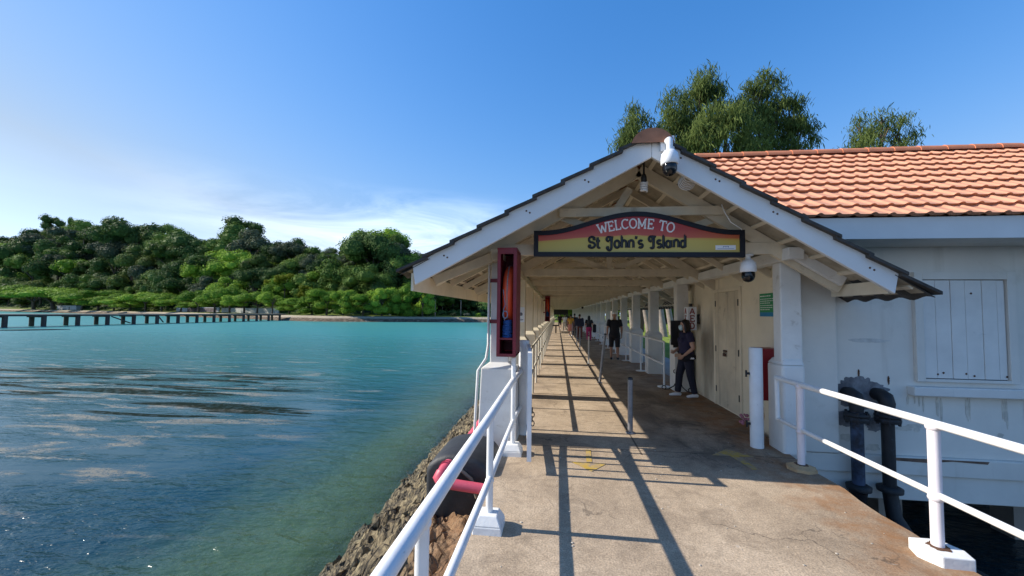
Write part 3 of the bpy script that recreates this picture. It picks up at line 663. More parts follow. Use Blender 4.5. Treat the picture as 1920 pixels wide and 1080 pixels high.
# ================================================================ welcome sign
YS = 4.93
sgn = thing('welcome_sign', 'arched red and yellow island welcome sign in a black frame under the gable', 'sign', (.97, YS, 2.40))
SX0, SX1, SZB = -.305, 2.235, 2.405
def tilt(x): return -.010*(x-SX0)/(SX1-SX0)*2
def top_z(x, inset=0.):
    u = (x-.97)/1.27
    bump_ = .5*(1+math.cos(math.pi*max(-1, min(1, u/.92)))) if abs(u) < .92 else 0
    return 2.735+.235*bump_-inset
def sign_poly(inset, n=40):
    xs_ = [SX0+inset+(SX1-SX0-2*inset)*i/n for i in range(n+1)]
    return [(xs_[0], SZB+inset+tilt(xs_[0])), (xs_[-1], SZB+inset+tilt(xs_[-1]))]+[(x, top_z(x, inset)+tilt(x)) for x in reversed(xs_)]
b = MB(); po, pi_ = sign_poly(0), sign_poly(.058); n = len(po)
vs = [(p[0], YS, p[1]) for p in po]+[(p[0], YS, p[1]) for p in pi_]+[(p[0], YS+.07, p[1]) for p in po]+[(p[0], YS+.016, p[1]) for p in pi_]
fs = []
for i in range(n):
    j = (i+1) % n; fs += [(i, j, n+j, n+i), (i, 2*n+i, 2*n+j, j), (n+i, n+j, 3*n+j, 3*n+i)]
fs.append(tuple(range(2*n, 3*n))); b.add(vs, fs); b.build('frame', navy, sgn)
def sign_material():
    m, nt = new_mat('sunset_sign_panel'); t = NT(nt)
    out = t.n('ShaderNodeOutputMaterial'); p = t.n('ShaderNodeBsdfPrincipled'); t.l(p.outputs[0], out.inputs[0])
    pos = t.n('ShaderNodeNewGeometry').outputs['Position']; sp = t.n('ShaderNodeSeparateXYZ'); t.l(pos, sp.inputs[0])
    nz = t.noise(t.mapping(pos, (.8, 1, 3)), 2.2, 3)
    hmp = t.ramp(t.math('DIVIDE', t.math('ADD', sp.outputs['X'], 1), 4), [(.18, 0.), (.36, .5), (.50, .6), (.62, .25), (.80, .10)])
    z = t.math('DIVIDE', t.math('SUBTRACT', sp.outputs['Z'], 2.42), .5)
    f = t.math('SUBTRACT', z, t.math('MULTIPLY', t.math('MULTIPLY', hmp, t.math('ADD', .5, nz)), .22))
    c = t.ramp(f, [(.0, (.52, .40, .10)), (.30, (.56, .42, .08)), (.35, (.58, .34, .07)), (.365, (.52, .10, .055)), (.56, (.42, .035, .03)), (.9, (.34, .014, .022))])
    c2 = t.mix(t.ramp(t.math('DIVIDE', t.math('ADD', sp.outputs['X'], 1), 4), [(.60, 0.), (.82, .55)]), c, t.ramp(f, [(.30, (.56, .40, .09)), (.37, (.55, .17, .05)), (.8, (.50, .085, .03))]))
    t.l(c2, p.inputs['Base Color']); p.inputs['Roughness'].default_value = .4; return m
b = MB(); ps = sign_poly(.0575); b.prism(ps, YS+.0161, YS+.022); b.build('panel', sign_material(), sgn)
b = MB(); h = .122; L = text_len('WELCOME TO', h); rad = 1.7; kx = .90/L
def plc(u, v):
    a = (u-L/2)*kx/rad; r_ = rad+v
    return (.965+r_*math.sin(a), YS+.014, 2.752-rad+r_*math.cos(a)-.10*a*a)
text(b, 'WELCOME TO', plc, h, .0105); b.build('lettering', letter_white, sgn)
b = MB(); h = .150; s_ = "St John's Island"; L = text_len(s_, h, .055)
text(b, s_, lambda u, v: (.975+(u-L/2)*1.185/L, YS+.013, 2.515+v+tilt(.97)), h, .0175, .055); b.build('lettering', letter_black, sgn)
b = MB(); b.box(1.90, 2.13, YS+.008, YS+.0155, 2.475, 2.53); st_ = b.build('sticker', paper, sgn)
b = MB()
for q in range(5): b.box(1.985+q*.014, 1.993+q*.014, YS+.0055, YS+.0085, 2.505+(q % 2)*.006, 2.517)
b.box(1.92, 2.11, YS+.0055, YS+.0085, 2.487, 2.490); b.build('sticker_print', ink_blue, st_)
# ================================================================ lifebuoy cases
def lifebuoy_case(x0, x1, y0, y1, z0, z1, label, lab2, lab3, full=True):
    t_ = thing('lifebuoy_case', label, 'lifebuoy case', ((x0+x1)/2, (y0+y1)/2, z0), 'red lifebuoy cases on the walkway columns')
    m = MB(); e = .022
    m.box(x0, x1, y1-e, y1, z0, z1); m.build('back_panel', maroon, t_)
    for xx in (x0, x1-e):
        m = MB(); nsl = 5; wdt = (y1-e-y0)/nsl
        for q in range(nsl): m.box(xx, xx+e, y0+q*wdt+.004, y0+(q+1)*wdt-.004, z0+(.0 if xx == x0 else .0), z1-.01)
        m.box(xx+.006, xx+e-.006, y0, y1-e-.003, z0+.012, z1-.02); m.build('side_panel', maroon, t_)
    m = MB(); m.box(x0-.008, x1+.008, y0-.012, y1+.006, z1, z1+.025); m.build('top_panel', maroon, t_)
    m = MB(); m.box(x0, x1, y0, y1-e, z0, z0+.022); m.build('bottom_panel', maroon, t_)
    m = MB(); m.box(x0+e, x1-e, y0+.01, y1-e, z0+.20, z0+.222); m.build('shelf', maroon, t_)
    m = MB(); m.box(x0-.004, x0+.034, y0-.014, y0, z0, z1); m.box(x1-.034, x1+.004, y0-.014, y0, z0, z1); m.box(x0+.034, x1-.034, y0-.012, y0, z0, z0+.035); m.box(x0+.034, x1-.034, y0-.012, y0, z1-.05, z1)
    m.build('front_frame', maroon, t_)
    for z in (z0+.38, z0+.93):
        m = MB(); m.box(XL-.135, x0+.0, y1+.02, y1+.028, z, z+.05); m.box(XL-.136, XL-.128, y1+.02, y1+.20, z, z+.05); m.build('strap', maroon, t_)
    xm = (x0+x1)/2; zc = z0+.73; ym = y0+.36
    m = MB(); m.tube([(xm, ym+.275*math.cos(2*math.pi*i/28), zc+.33*math.sin(2*math.pi*i/28)) for i in range(28)], (.066), 12, closed=True)
    lb = m.build('lifebuoy', orange, origin=(xm, ym, zc-.39)); tag(lb, lab2, 'lifebuoy', 'orange lifebuoys in their red cases')
    m = MB()
    m.tube([(xm+.0, ym+.345*math.cos(2*math.pi*i/40), zc+.40*math.sin(2*math.pi*i/40)+.012*math.sin(i*1.6)) for i in range(40)], .007, 6, closed=True)
    m.build('grab_line', M('grab_line', (.35, .25, .22), .8), lb)
    m = MB(); rr = random.Random(3)
    for q in range(9):
        zz = z0+.235+.023*q; a0 = rr.random()*6
        m.tube([(xm+.058*math.cos(a0+i*.7)*(1-.03*q), y0+.10+.05*math.sin(a0+i*.7), zz+.006*math.sin(i+q)) for i in range(9)], .014, 7, closed=True)
    m.ball((xm, y0+.10, z0+.33), .062, 10, 8, (1, .9, 1.5))
    rp = m.build('rope_coil', blue_rope, origin=(xm, y0+.10, z0+.222)); tag(rp, lab3, 'rope', 'blue throw lines in the lifebuoy cases')
    m = MB(); m.tube([(xm-.03, y0+.05, z0+.43), (xm-.045, y0+.03, z0+.55), (xm-.02, y0+.03, z0+.62), (xm-.05, y0+.04, z0+.80)], .005, 6)
    m.tube([(xm-.02+.03*math.cos(i*.8), y0+.02, z0+.50+.045*math.sin(i*.8)) for i in range(8)], .006, 6, closed=True)
    m.build('loose_end', M('pale_cord', (.25, .32, .42), .8), rp)
    return t_
lifebuoy_case(-.715, -.49, 4.62, 5.16, 1.16, 2.44, 'tall dark red lifebuoy case strapped to the first left column of the walkway', 'orange lifebuoy standing inside the nearer red case', 'blue throw rope coiled on the shelf under the nearer lifebuoy')
lifebuoy_case(-.55, -.33, 17.6, 18.05, 1.32, 2.44, 'distant dark red lifebuoy case further down the left columns', 'orange lifebuoy in the distant red case down the walkway', 'blue throw rope in the distant lifebuoy case')
# ================================================================ things hung in the gable
def dome_camera(x, y, z, label, mount):
    t_ = thing('dome_camera', label, 'security camera', (x, y, z), 'white dome cameras at the walkway mouth')
    m = MB(); m.lathe((x, y, z), [(.02, 0), (.055, -.012), (.085, -.05), (.092, -.10), (.092, -.155), (.082, -.165)], 24); m.build('housing', cctv_white, t_)
    m = MB(); m.lathe((x, y, z), [(.070, -.165), (.075, -.19), (.074, -.225), (.060, -.262), (.032, -.283), (.002, -.290)], 24); m.build('dome', gloss_black, t_)
    m = MB()
    if mount == 'wall':
        m.tube([(x, y, z-.02), (x, y, z+.07), (x, y+.02, z+.11), (x, y+.08, z+.12)], [.03, .035, .04, .042], 12); m.box(x-.075, x+.075, y+.075, y+.12, z+.02, z+.19, .008)
    else: m.tube([(x, y, z-.01), (x, y, z+.05)], .03, 12); m.lathe((x, y, z+.035), [(.06, 0), (.06, .018)], 16)
    m.build('mount', cctv_white, t_); return t_
dome_camera(1.19, 4.285, 3.46, 'white dome security camera fixed to the peak of the gable', 'wall')
dome_camera(2.34, 5.10, 2.385, 'white dome security camera hanging by the right end of the tie beam', 'hang')
t_ = thing('spiral_bulb', 'white spiral light bulb hanging beneath the gable peak', 'light bulb', (1.02, 4.75, 3.33))
m = MB(); m.tube([(1.02, 4.75, 3.35), (1.02, 4.75, 3.62)], .012, 6); m.lathe((1.02, 4.75, 3.33), [(.022, .03), (.034, 0), (.036, -.05), (.026, -.06)], 14); m.build('lamp_holder', black_pl, t_)
m = MB(); m.tube([(1.02+.036*math.cos(i*.6), 4.75+.036*math.sin(i*.6), 3.268-.115*i/42) for i in range(43)], .0125, 8); m.build('bulb', letter_white, t_)
m = MB()
for q in range(6): m.tube([(1.50+(.095-.010*q)*math.cos(i*.42), 4.72-.012*q, 3.235+(.085-.006*q)*math.sin(i*.42)+.01*q) for i in range(15)], .007, 6, closed=True)
tag(m.build('cable_coil', cctv_white, origin=(1.5, 4.72, 3.235)), 'coil of thin white cable hung under the right roof slope', 'cable')
m = MB(); m.tube([(1.98, 4.95, 3.03), (1.99, 4.9, 2.93), (2.05, 4.88, 2.80), (2.18, 4.9, 2.72), (2.24, 5.0, 2.71)], .006, 6)
tag(m.build('loose_cable', cctv_white, origin=(2.0, 4.95, 3.0)), 'thin white cable drooping beside the right end of the sign', 'cable')
# poster on the second left column
t_ = thing('poster', 'small white poster with grey emblem on a left column of the walkway', 'poster', (-.60, Y0+BAY-.13, 1.66))
m = MB(); m.box(-.80, -.655, Y0+BAY-.135, Y0+BAY-.128, 1.50, 1.80); m.build('sheet', paper, t_)
m = MB(); m.lathe((0, 0, 0), [(.035, 0), (.035, .003)], 16); m.v = [Vector((-.728+p.x, Y0+BAY-.1355-p.z, 1.66+p.y)) for p in m.v]; m.box(-.78, -.68, Y0+BAY-.138, Y0+BAY-.1352, 1.55, 1.56); m.box(-.78, -.70, Y0+BAY-.138, Y0+BAY-.1352, 1.535, 1.542); m.build('emblem', M('grey_ink', (.14, .15, .19), .6), t_)
# ================================================================ railings on the open walkway
def blot(cx, cz, rx, rz, seed, n=70, j=.3):
    pts = []
    for i in range(n):
        a = 2*math.pi*i/n; k = 1+j*mn.noise(Vector((math.cos(a)*1.8, math.sin(a)*1.8, seed)))*.8+.22*mn.noise(Vector((math.cos(a)*7, math.sin(a)*7, seed)))
        pts.append((cx+rx*k*math.cos(a), cz+rz*k*math.sin(a)))
    return pts
def post_with_footing(parent, x, y, ztop, r, foot, mat_=rail_white, fmat=base_white):
    m = MB(); m.tube([(x, y, .0), (x, y, ztop)], r, 12)
    for zz in (.385 if x < 0 else .43, .875 if x < 0 else .925): m.ball((x, y, zz-.022), r*1.28, 12, 8, (1, 1, .8))
    p = m.build('post', mat_, parent)
    m = MB()
    if foot == 'block': m.frustum((x, y), -.02, .055, .115, .108); m.frustum((x, y), .055, .125, .108, .07)
    elif foot == 'octagon': m.lathe((x, y, 0), [(.15, -.02), (.145, .03), (.07, .055)], 8, False)
    elif foot == 'slab': m.prism([(x-.15, y-.02), (x-.09, y-.14), (x+.10, y-.15), (x+.135, y-.04), (x+.08, y+.10), (x-.11, y+.10)], -.02, .075, 'z')
    elif foot == 'plate': m.lathe((x, y, 0), [(.16, .004), (.16, .02), (.05, .035)], 14)
    m.build('footing', fmat, p, bev=.008 if foot in ('block', 'slab') else 0)
    if foot in ('slab', 'octagon'):
        zt = .0755 if foot == 'slab' else .0555
        m = MB(); m.prism(blot(x-.005, y-.01, r*1.75, r*1.6, y, 30, .5), zt, zt+.003, 'z'); m.build('rust_stain', rs, p)
    return p
LX = -.52
t_ = thing('railing', 'white pipe railing beside the water with square white footings, left of the open walkway', 'railing', (LX, 3, 0))
m = MB(); m.tube([(LX, .25, .875), (LX, 1.5, .878), (LX+.004, 3.1, .872), (LX, 4.7, .876), (LX+.02, 5.40, .88)], .034, 14); m.build('rail', rail_white, t_)
m = MB(); m.tube([(LX, .25, .385), (LX, 1.5, .388), (LX+.003, 3.1, .382), (LX, 4.7, .386), (LX+.02, 5.40, .39)], .026, 12); m.build('rail', rail_white, t_)
for y, zt in ((1.52, .87), (3.09, .87), (4.72, 1.14)): post_with_footing(t_, LX, y, zt, .028, 'block')
RX = 2.68
t_ = thing('railing', 'white rust-stained pipe railing with a looped end in front of the shuttered house', 'railing', (RX, 3, 0))
m = MB(); m.tube([(RX, .3, .925), (RX, 2, .93), (RX, 3.5, .925), (RX, 5.16, .925)], .029, 14); m.build('rail', rail_white, t_)
m = MB(); m.tube([(RX, .3, .43), (RX, 2, .435), (RX, 3.5, .43), (RX, 5.16, .43)], .023, 12); m.build('rail', M('flaking_rail_paint', (.74, .73, .70), .55, .12, 5, (RUST, .26, 7, .85), ((.15, .12, .1), .16, 24), (34, .002)), t_)
m = MB(); m.tube([(RX, 5.16, .44), (RX, 5.17, .92)], .026, 12); m.ball((RX, 5.16, .43), .027, 12, 8); m.ball((RX, 5.17, .925), .030, 12, 8); m.build('end_bar', rail_white, t_)
pink_white = M('rail_post_paint', (.72, .67, .69), .5, .08, 5, (RUST, .14, 8, .8), ((.2, .16, .15), .10, 30), (40, .0015))
for y, ft, fm in ((4.71, 'octagon', base_rust), (3.16, 'slab', base_white), (1.60, 'slab', base_white)): post_with_footing(t_, RX, y, .91, .036, ft, pink_white, fm)
# inner railings of the covered walkway
def inner_rail(x, y0, y1, zt, zm, step, mat_, label, foot=None, rb=.024):
    t_ = thing('railing', label, 'railing', (x, (y0+y1)/2, 0))
    for z in (zt, zm): m = MB(); m.tube([(x, y0, z), (x, y1, z)], rb, 10); m.build('rail', mat_, t_)
    def one(y):
        m = MB(); m.tube([(x, y, 0), (x, y, zt)], rb*.92, 10)
        p = m.build('post', mat_, t_)
        if foot: m = MB(); m.lathe((x, y, 0), [(.15, .004), (.15, .02), (.05, .035)], 14); m.build('foot_plate', mat_, p)
        return p
    p0 = one(y0); y = y0+step; k = 1
    while y < y1+.01: dup_part(p0, t_, (0, step*k, 0)); k += 1; y += step
    return t_
cream_rail = M('cream_rail_paint', (.60, .55, .45), .55, .15, 4, ((.25, .2, .14), .25, 8), None, (30, .0015))
inner_rail(-.50, 5.72, 72.5, 1.0, .50, 1.275, cream_rail, 'cream painted pipe railing along the left columns inside the covered walkway')
inner_rail(2.48, 9.50, 72.5, 1.05, .52, 2.55, rail_white, 'white pipe railing along the right columns inside the covered walkway', True)
# bollards and gate
def bollard(x, y, h, r, label):
    t_ = thing('bollard', label, 'bollard', (x, y, 0), 'thick white bollards at the gate')
    m = MB(); m.lathe((x, y, 0), [(r, 0), (r, h-.008), (r-.010, h)], 24); m.build('post', rail_white, t_)
    m = MB()
    for z in (.28, .92): m.box(x-r-.045, x-r+.01, y-.012, y+.012, z, z+.028); m.tube([(x-r-.04, y, z-.03), (x-r-.04, y, z+.055)], .012, 8)
    m.build('hinge_pin', black, t_); return t_
bollard(-.46, 5.50, 1.30, .075, 'thick white round bollard beside the water at the end of the left railing')
bollard(2.56, 5.42, 1.27, .078, 'thick white round bollard in front of the red wall cabinet')
t_ = thing('gate', 'white barred metal gate folded open along the left railing', 'gate', (-.34, 4.75, .1))
ga, gb = Vector((-.385, 5.34, 0)), Vector((-.285, 4.16, 0))
def gp(u, z): p = ga.lerp(gb, u); return (p.x, p.y, z)
m = MB()
for u in (0, 1): m.bar(gp(u, .13), gp(u, 1.26), .045, .045, up=(0, 1, 0))
for z in (.155, 1.235): m.bar(gp(.0, z), gp(1., z), .04, .045)
m.build('frame', rail_white, t_)
m = MB(); m.bar(gp(.02, .70), gp(.98, .70), .03, .035); m.build('mid_rail', rail_white, t_)
for q in range(1, 6):
    m = MB(); m.tube([gp(q/6, .17), gp(q/6, 1.22)], .015, 8); m.build('bar', rail_white, t_)
m = MB()
for q in range(4):
    c = Vector((-.255+.004*(q % 2), 4.15, .66-.045*q))
    m.tube([c+Vector((.018*math.cos(i*.9)*(q % 2), .018*math.cos(i*.9)*((q+1) % 2), .03*math.sin(i*.9))) for i in range(7)], .006, 6, closed=True)
tag(m.build('chain', black, origin=(-.255, 4.15, .66)), 'short dark chain hanging from the free end of the white gate', 'chain')
# queue poles down the middle
def pole(x, y, h, r, label, lean=(0, 0), mat_=grey_metal, hook=False):
    t_ = thing('queue_pole', label, 'pole', (x, y, 0), 'poles dividing the covered walkway')
    m = MB(); m.tube([(x, y, 0), (x+lean[0], y+lean[1], h)], r, 12); m.build('post', mat_, t_)
    m = MB(); m.lathe((x, y, 0), [(r*1.9, .003), (r*1.9, .012), (r*1.1, .02)], 14); m.build('foot_plate', mat_, t_)
    m = MB(); m.lathe((x+lean[0], y+lean[1], h), [(r*1.05, -.03), (r*1.05, .0), (r*.6, .008)], 12); m.build('cap', black_pl, t_)
    if hook:
        m = MB(); m.tube([(x+lean[0]-.04+.025*math.cos(i*.8), y, h-.09+.03*math.sin(i*.8)) for i in range(8)], .006, 6, closed=True); m.build('hook', black, t_)
    return t_
pole(1.04, 5.77, .78, .036, 'short grey pole nearest the mouth of the covered walkway')
pole(1.04, 9.80, 1.20, .034, 'tall leaning grey pole with a hook ring near its top', (.13, 0), hook=True)
pw = M('pale_pole_paint', (.55, .53, .48), .5, .15, 6)
for y, h, lb in ((13.46, .95, 'pale slim pole third along the walkway divider'), (18.6, 1.05, 'slim pole fourth along the walkway divider'), (21.5, 1.05, 'slim pole fifth along the walkway divider, beside the yellow shirt'), (28.0, 1.05, 'farthest slim pole of the walkway divider')):
    pole(1.06, y, h, .026, lb, mat_=pw if y < 15 else grey_metal)
# painted arrows on the concrete
m = MB()
m.prism([(.36, 4.98), (.42, 4.98), (.40, 4.55), (.56, 4.55), (.375, 4.30), (.17, 4.55), (.34, 4.55)], .003, .0045, 'z')
tag(m.build('floor_arrow', yellow, origin=(.37, 4.6, .003)), 'worn yellow arrow painted on the sunlit concrete near the gate', 'arrow', 'yellow floor arrows')
m = MB(); m.prism([(2.13, 4.62), (2.20, 4.62), (2.16, 5.02), (2.36, 5.02), (2.11, 5.25), (1.86, 5.02), (2.07, 5.02)], .003, .0045, 'z')
tag(m.build('floor_arrow', yellow, origin=(2.1, 5, .003)), 'faded yellow arrow painted on the shaded concrete near the right bollard', 'arrow', 'yellow floor arrows')
# litter bits on the slab
m = MB(); rr = random.Random(11); pebble = M('pebble', (.45, .40, .33), .9, .4, 40)
for q in range(70):
    x, y = rr.uniform(-.55, 2.6), rr.uniform(2.0, 5.6); r_ = rr.uniform(.003, .010)
    m.ball((x, y, r_*.3), r_, 5, 4, (1.3, 1, .5))
tag(m.build('grit', pebble), kind='stuff')
# ================================================================ black wrapped blocks and red pipe beside the walkway
def drum(yo):
    t_ = thing('pipe_support', 'black round-topped pipe support block on the rocks beside the nearer railing', 'pipe support', (-1.04, 4.5+yo, -.6), 'black pipe supports along the shore')
    m = MB(); prof = [(-1.36, -.62)]+[(-1.02+.34*math.cos(R(a)), .0+.20*math.sin(R(a))) for a in range(180, -1, -12)]+[(-.68, -.62)]
    prof = [(x, z) for x, z in prof]
    m.prism(prof, 4.02+yo, 4.80+yo); o = m.build('block', drum_black, t_, bev=.05); o.data.polygons.foreach_set('use_smooth', [True]*len(o.data.polygons))
    m = MB(); m.tube([(-1.365, 4.35+yo, -.3), (-1.02, 4.33+yo, .206), (-.68, 4.35+yo, -.1)], .012, 6); m.tube([(-1.0, 4.0+yo, .08), (-.86, 3.985+yo, -.02), (-.80, 3.98+yo, -.2)], .018, 6); m.build('tie', M('worn_tie', (.20, .16, .12), .9), t_)
    return t_
d1 = drum(0); d2 = dup(d1, loc=(-1.06, 4.5+2.7, -.6), label='black round-topped pipe support block behind the first column pedestal')
t_ = thing('red_pipe', 'faded red water pipe with an elbow running along the shore beside the walkway', 'pipe', (-1.1, 4.2, 0))
m = MB(); m.tube([(-1.10, 20, .04), (-1.10, 5.0, .08), (-1.10, 4.0, .10)], .055, 14); m.build('pipe_run', pipe_pink, t_)
m = MB(); m.tube([(-1.105, 4.02, .10), (-1.12, 3.93, .09), (-1.145, 3.86, .05)], .06, 14); m.build('pipe_stub', pipe_pink, t_); m = MB(); m.lathe((0, 0, 0), [(.074, -.02), (.074, .02)], 16); m.v[-32:] = [Vector((-1.115+p.x, 3.95-p.z, 0.09+p.y)) for p in m.v[-32:]]; m.build('pipe_collar', pipe_pink, t_)
m = MB(); m.tube([(-1.135, 3.88, .07), (-1.155, 3.85, .03), (-1.13, 3.835, .005), (-1.05, 3.83, -.01)], [.064, .068, .068, .064], 14); m.build('elbow', pipe_pink, t_)
m = MB(); m.tube([(-1.06, 3.83, -.01), (-.55, 3.84, -.06)], .052, 14); m.build('pipe_branch', pipe_pink, t_)
# ================================================================ the house
def side_wall_mat():
    m = cream.copy(); m.name = 'sooty_cream_plaster'; t = NT(m.node_tree); p = [n for n in m.node_tree.nodes if n.type == 'BSDF_PRINCIPLED'][0]
    sp = t.n('ShaderNodeSeparateXYZ'); pos = t.n('ShaderNodeNewGeometry').outputs['Position']; t.l(pos, sp.inputs[0])
    g = lambda s_, c, r_: t.math('POWER', t.math('DIVIDE', t.math('SUBTRACT', s_, c), r_), 2)
    f = t.math('SUBTRACT', 1., t.math('ADD', g(sp.outputs['Y'], 8.14, .26), g(sp.outputs['Z'], .95, .95)), clamp=True)
    f = t.math('MULTIPLY', f, t.ramp(t.noise(t.mapping(pos, (1, 1, .3)), 5, 5, .6), [(.25, .3), (.65, 1.)]))
    old = p.inputs['Base Color'].links[0].from_socket
    t.l(t.mix(t.math('MULTIPLY', f, .85), old, (.12, .095, .07)), p.inputs['Base Color']); return m
hs_ = thing('house', 'white rendered house with orange tiled roof standing over the water', 'house', (6.2, 7.6, -.6))
HX0, HX1, HY0, HY1 = 3.03, 10.0, 5.60, 9.60
m = MB(); m.box(HX0+.001, HX1, HY0, HY0+.2, -.07, 2.80); m.build('front_wall', house_white, hs_)
m = MB(); m.box(HX0, HX0+.18, HY0+.201, HY1, -.07, 2.75); m.build('side_wall', side_wall_mat(), hs_)
m = MB(); m.box(HX0+.181, HX1, HY1-.2, HY1-.001, -.07, 2.75); m.box(HX1-.18, HX1-.001, HY0+.2, HY1-.2, -.07, 2.75); m.build('back_wall', house_white, hs_)
m = MB(); m.box(3.13, 3.60, 5.515, HY0-.001, -.06, 2.56); m.build('pilaster', house_white, hs_, bev=.012)
m = MB(); m.box(HX0-.01, HX1+.02, 5.54, HY1, -.30, -.072); m.build('plinth', house_white, hs_, bev=.015)
m = MB(); m.box(HX0+.02, HX1, 5.575, HY1, -.62, -.302); m.build('floor_beam', house_white, hs_, bev=.01)
for x in (3.7, 5.6, 7.6, 9.4):
    for y in (7.6, 9.2): m = MB(); m.box(x-.18, x+.18, y-.18, y+.18, -4.2, -.622); m.build('pile', conc, hs_)
ledge_rust = M('ledge_stain', (.16, .10, .07), .9, .4, 6)
# roof: moulded tile courses
EY, EZ, RY, RZ = 4.93, 2.85, 7.62, 4.64
def tiles(x0, x1, ya, za, yb, zb, nrow, pitch, hip=False):
    b = MB(); b.smooth = True; sub = 10; nx_ = int((x1-x0)/pitch*sub)
    d = Vector((0, yb-ya, zb-za)); L = d.length; d /= L; nrm = Vector((0, -d.z, d.y)) if d.y > 0 else Vector((0, d.z*-1, d.y)) 
    if nrm.z < 0: nrm = -nrm
    def wave(x):
        f = ((x-x0)/pitch) % 1
        return .019*max(0, math.sin(math.pi*min(1, f/.40)))**.8 if f < .40 else .002*math.sin((f-.40)/.60*math.pi)*-1
    rr = random.Random(5)
    for k in range(nrow):
        p0 = Vector((0, ya, za))+d*(L*k/nrow-.03); p1 = Vector((0, ya, za))+d*(L*(k+1)/nrow+.03)
        vs = []; jit = [rr.uniform(-.004, .004) for _ in range(int((x1-x0)/pitch)+2)]
        xl = x0+(0 if not hip else 0); xh = x1-(0 if not hip else 2.6*k/nrow)
        nn = int((xh-xl)/pitch*sub)
        for i in range(nn+1):
            x = xl+i*pitch/sub; w_ = wave(x)+jit[int((x-x0)/pitch)]
            a = p0+nrm*(w_+.046); c = p1+nrm*(w_+.002); e = p0+nrm*(w_*.96+.002)+d*.034
            vs.append(((x, e.y, e.z), (x, a.y, a.z), (x, c.y, c.z)))
        q4 = [(2*i, 2*i+2, 2*i+3, 2*i+1) for i in range(nn)]
        b.smooth = True; b.add([p for v in vs for p in v[1:]], q4)
        b.smooth = False; b.add([p for v in vs for p in v[:2]], q4)
    return b
m = tiles(2.62, 10.75, EY, EZ, RY, RZ, 10, .192, True); rf = m.build('roof', terra, hs_)
m = tiles(2.62, 10.75, RY+(RY-EY), EZ, RY, RZ, 10, .192, True); m.build('roof', terra, hs_)
m = MB(); m.add([(10.75, EY, EZ), (10.75, 2*RY-EY, EZ), (8.0, RY, RZ+.02)], [(0, 1, 2)]); m.build('hip_slope', terra, hs_)
m = MB(); x = 2.56
while x < 7.9:
    xn = min(x+.42, 7.92); n = 10; vs = []
    for xx, rr_ in ((x, .125), (xn+.02, .115)):
        for j in range(n+1): a = R(-5+190*j/n); vs.append((xx, RY+rr_*math.cos(a), RZ+.0+rr_*math.sin(a)*.85))
    m.smooth = True; m.add(vs, [(j, j+1, n+2+j, n+1+j) for j in range(n)]); m.smooth = False; m.add(vs[:n+1], [tuple(range(n+1))]); x = xn
m.add([(7.92, RY+.115*math.cos(R(-5+19*j)), RZ+.0975*math.sin(R(-5+19*j))) for j in range(11)], [tuple(range(11))])
m.build('ridge_cap', M('ridge_terracotta', (.60, .215, .10), .75, .12, 5), hs_)
m = MB(); m.tube([(8.0, RY-.1, RZ-.02), (10.75, EY, EZ+.05)], .1, 8); m.tube([(8.0, RY+.1, RZ-.02), (10.75, 2*RY-EY, EZ+.05)], .1, 8); m.build('hip_cap', terra, hs_)
m = MB(); m.box(2.80, 10.7, 4.955, 4.985, 2.595, 2.845); m.build('fascia', barge_white, hs_)
m = MB(); m.box(2.80, 10.7, 4.986, 5.598, 2.60, 2.625); m.build('soffit', house_white, hs_)
m = MB(); m.prism([(5.0, 2.70), (RY, RZ-.08), (2*RY-5.0, 2.70)], 2.78, 2.84, 'x'); m.build('gable_wall', house_white, hs_)
m = MB(); m.bar((2.635, EY+.03, EZ-.03), (2.635, RY, RZ-.03), .06, .12); m.build('verge_board', barge_white, hs_)
# shuttered window
wn = None
m = MB(); fx0, fx1, fz0, fz1 = 4.55, 5.69, .875, 2.27; e = .095
for bx in ((fx0, fx0+e, fz0, fz1), (fx1-e, fx1, fz0, fz1), (fx0+e, fx1-e, fz1-e, fz1), (fx0+e, fx1-e, fz0, fz0+.035)): m.box(bx[0], bx[1], 5.548, 5.599, bx[2], bx[3], .004)
wn = m.build('window', house_white, hs_)
m = MB(); px_ = fx0+e+.006; ws = (.15, .175, .165, .19, .165, .088)
for i, ww in enumerate(ws):
    m.box(px_+.003, px_+ww-.003, 5.572+.003*(i % 2), 5.597, fz0+.045, fz1-e-.008, .0025); px_ += ww
m.build('shutter', shutter_white, wn)
m = MB(); m.box(fx0+e, fx1-e, 5.5965, 5.599, fz0+.03, fz1-e); m.build('shutter_gap', black, wn)
for x, z in ((4.80, .97), (4.865, .99), (5.21, .96), (5.21, 2.0), (5.57, .96), (5.12, .985)): m = MB(); m.ball((x, 5.571, z), .013, 8, 6, (1, .4, 1)); m.build('rusty_bolt', rs, wn)
m = MB(); m.box(4.46, 5.84, 5.49, 5.599, .70, .815); m.build('sill', shutter_white, wn, bev=.012)
m = MB(); m.box(5.86, 5.90, 5.575, 5.599, -.06, 2.58); m.build('batten', house_white, hs_)
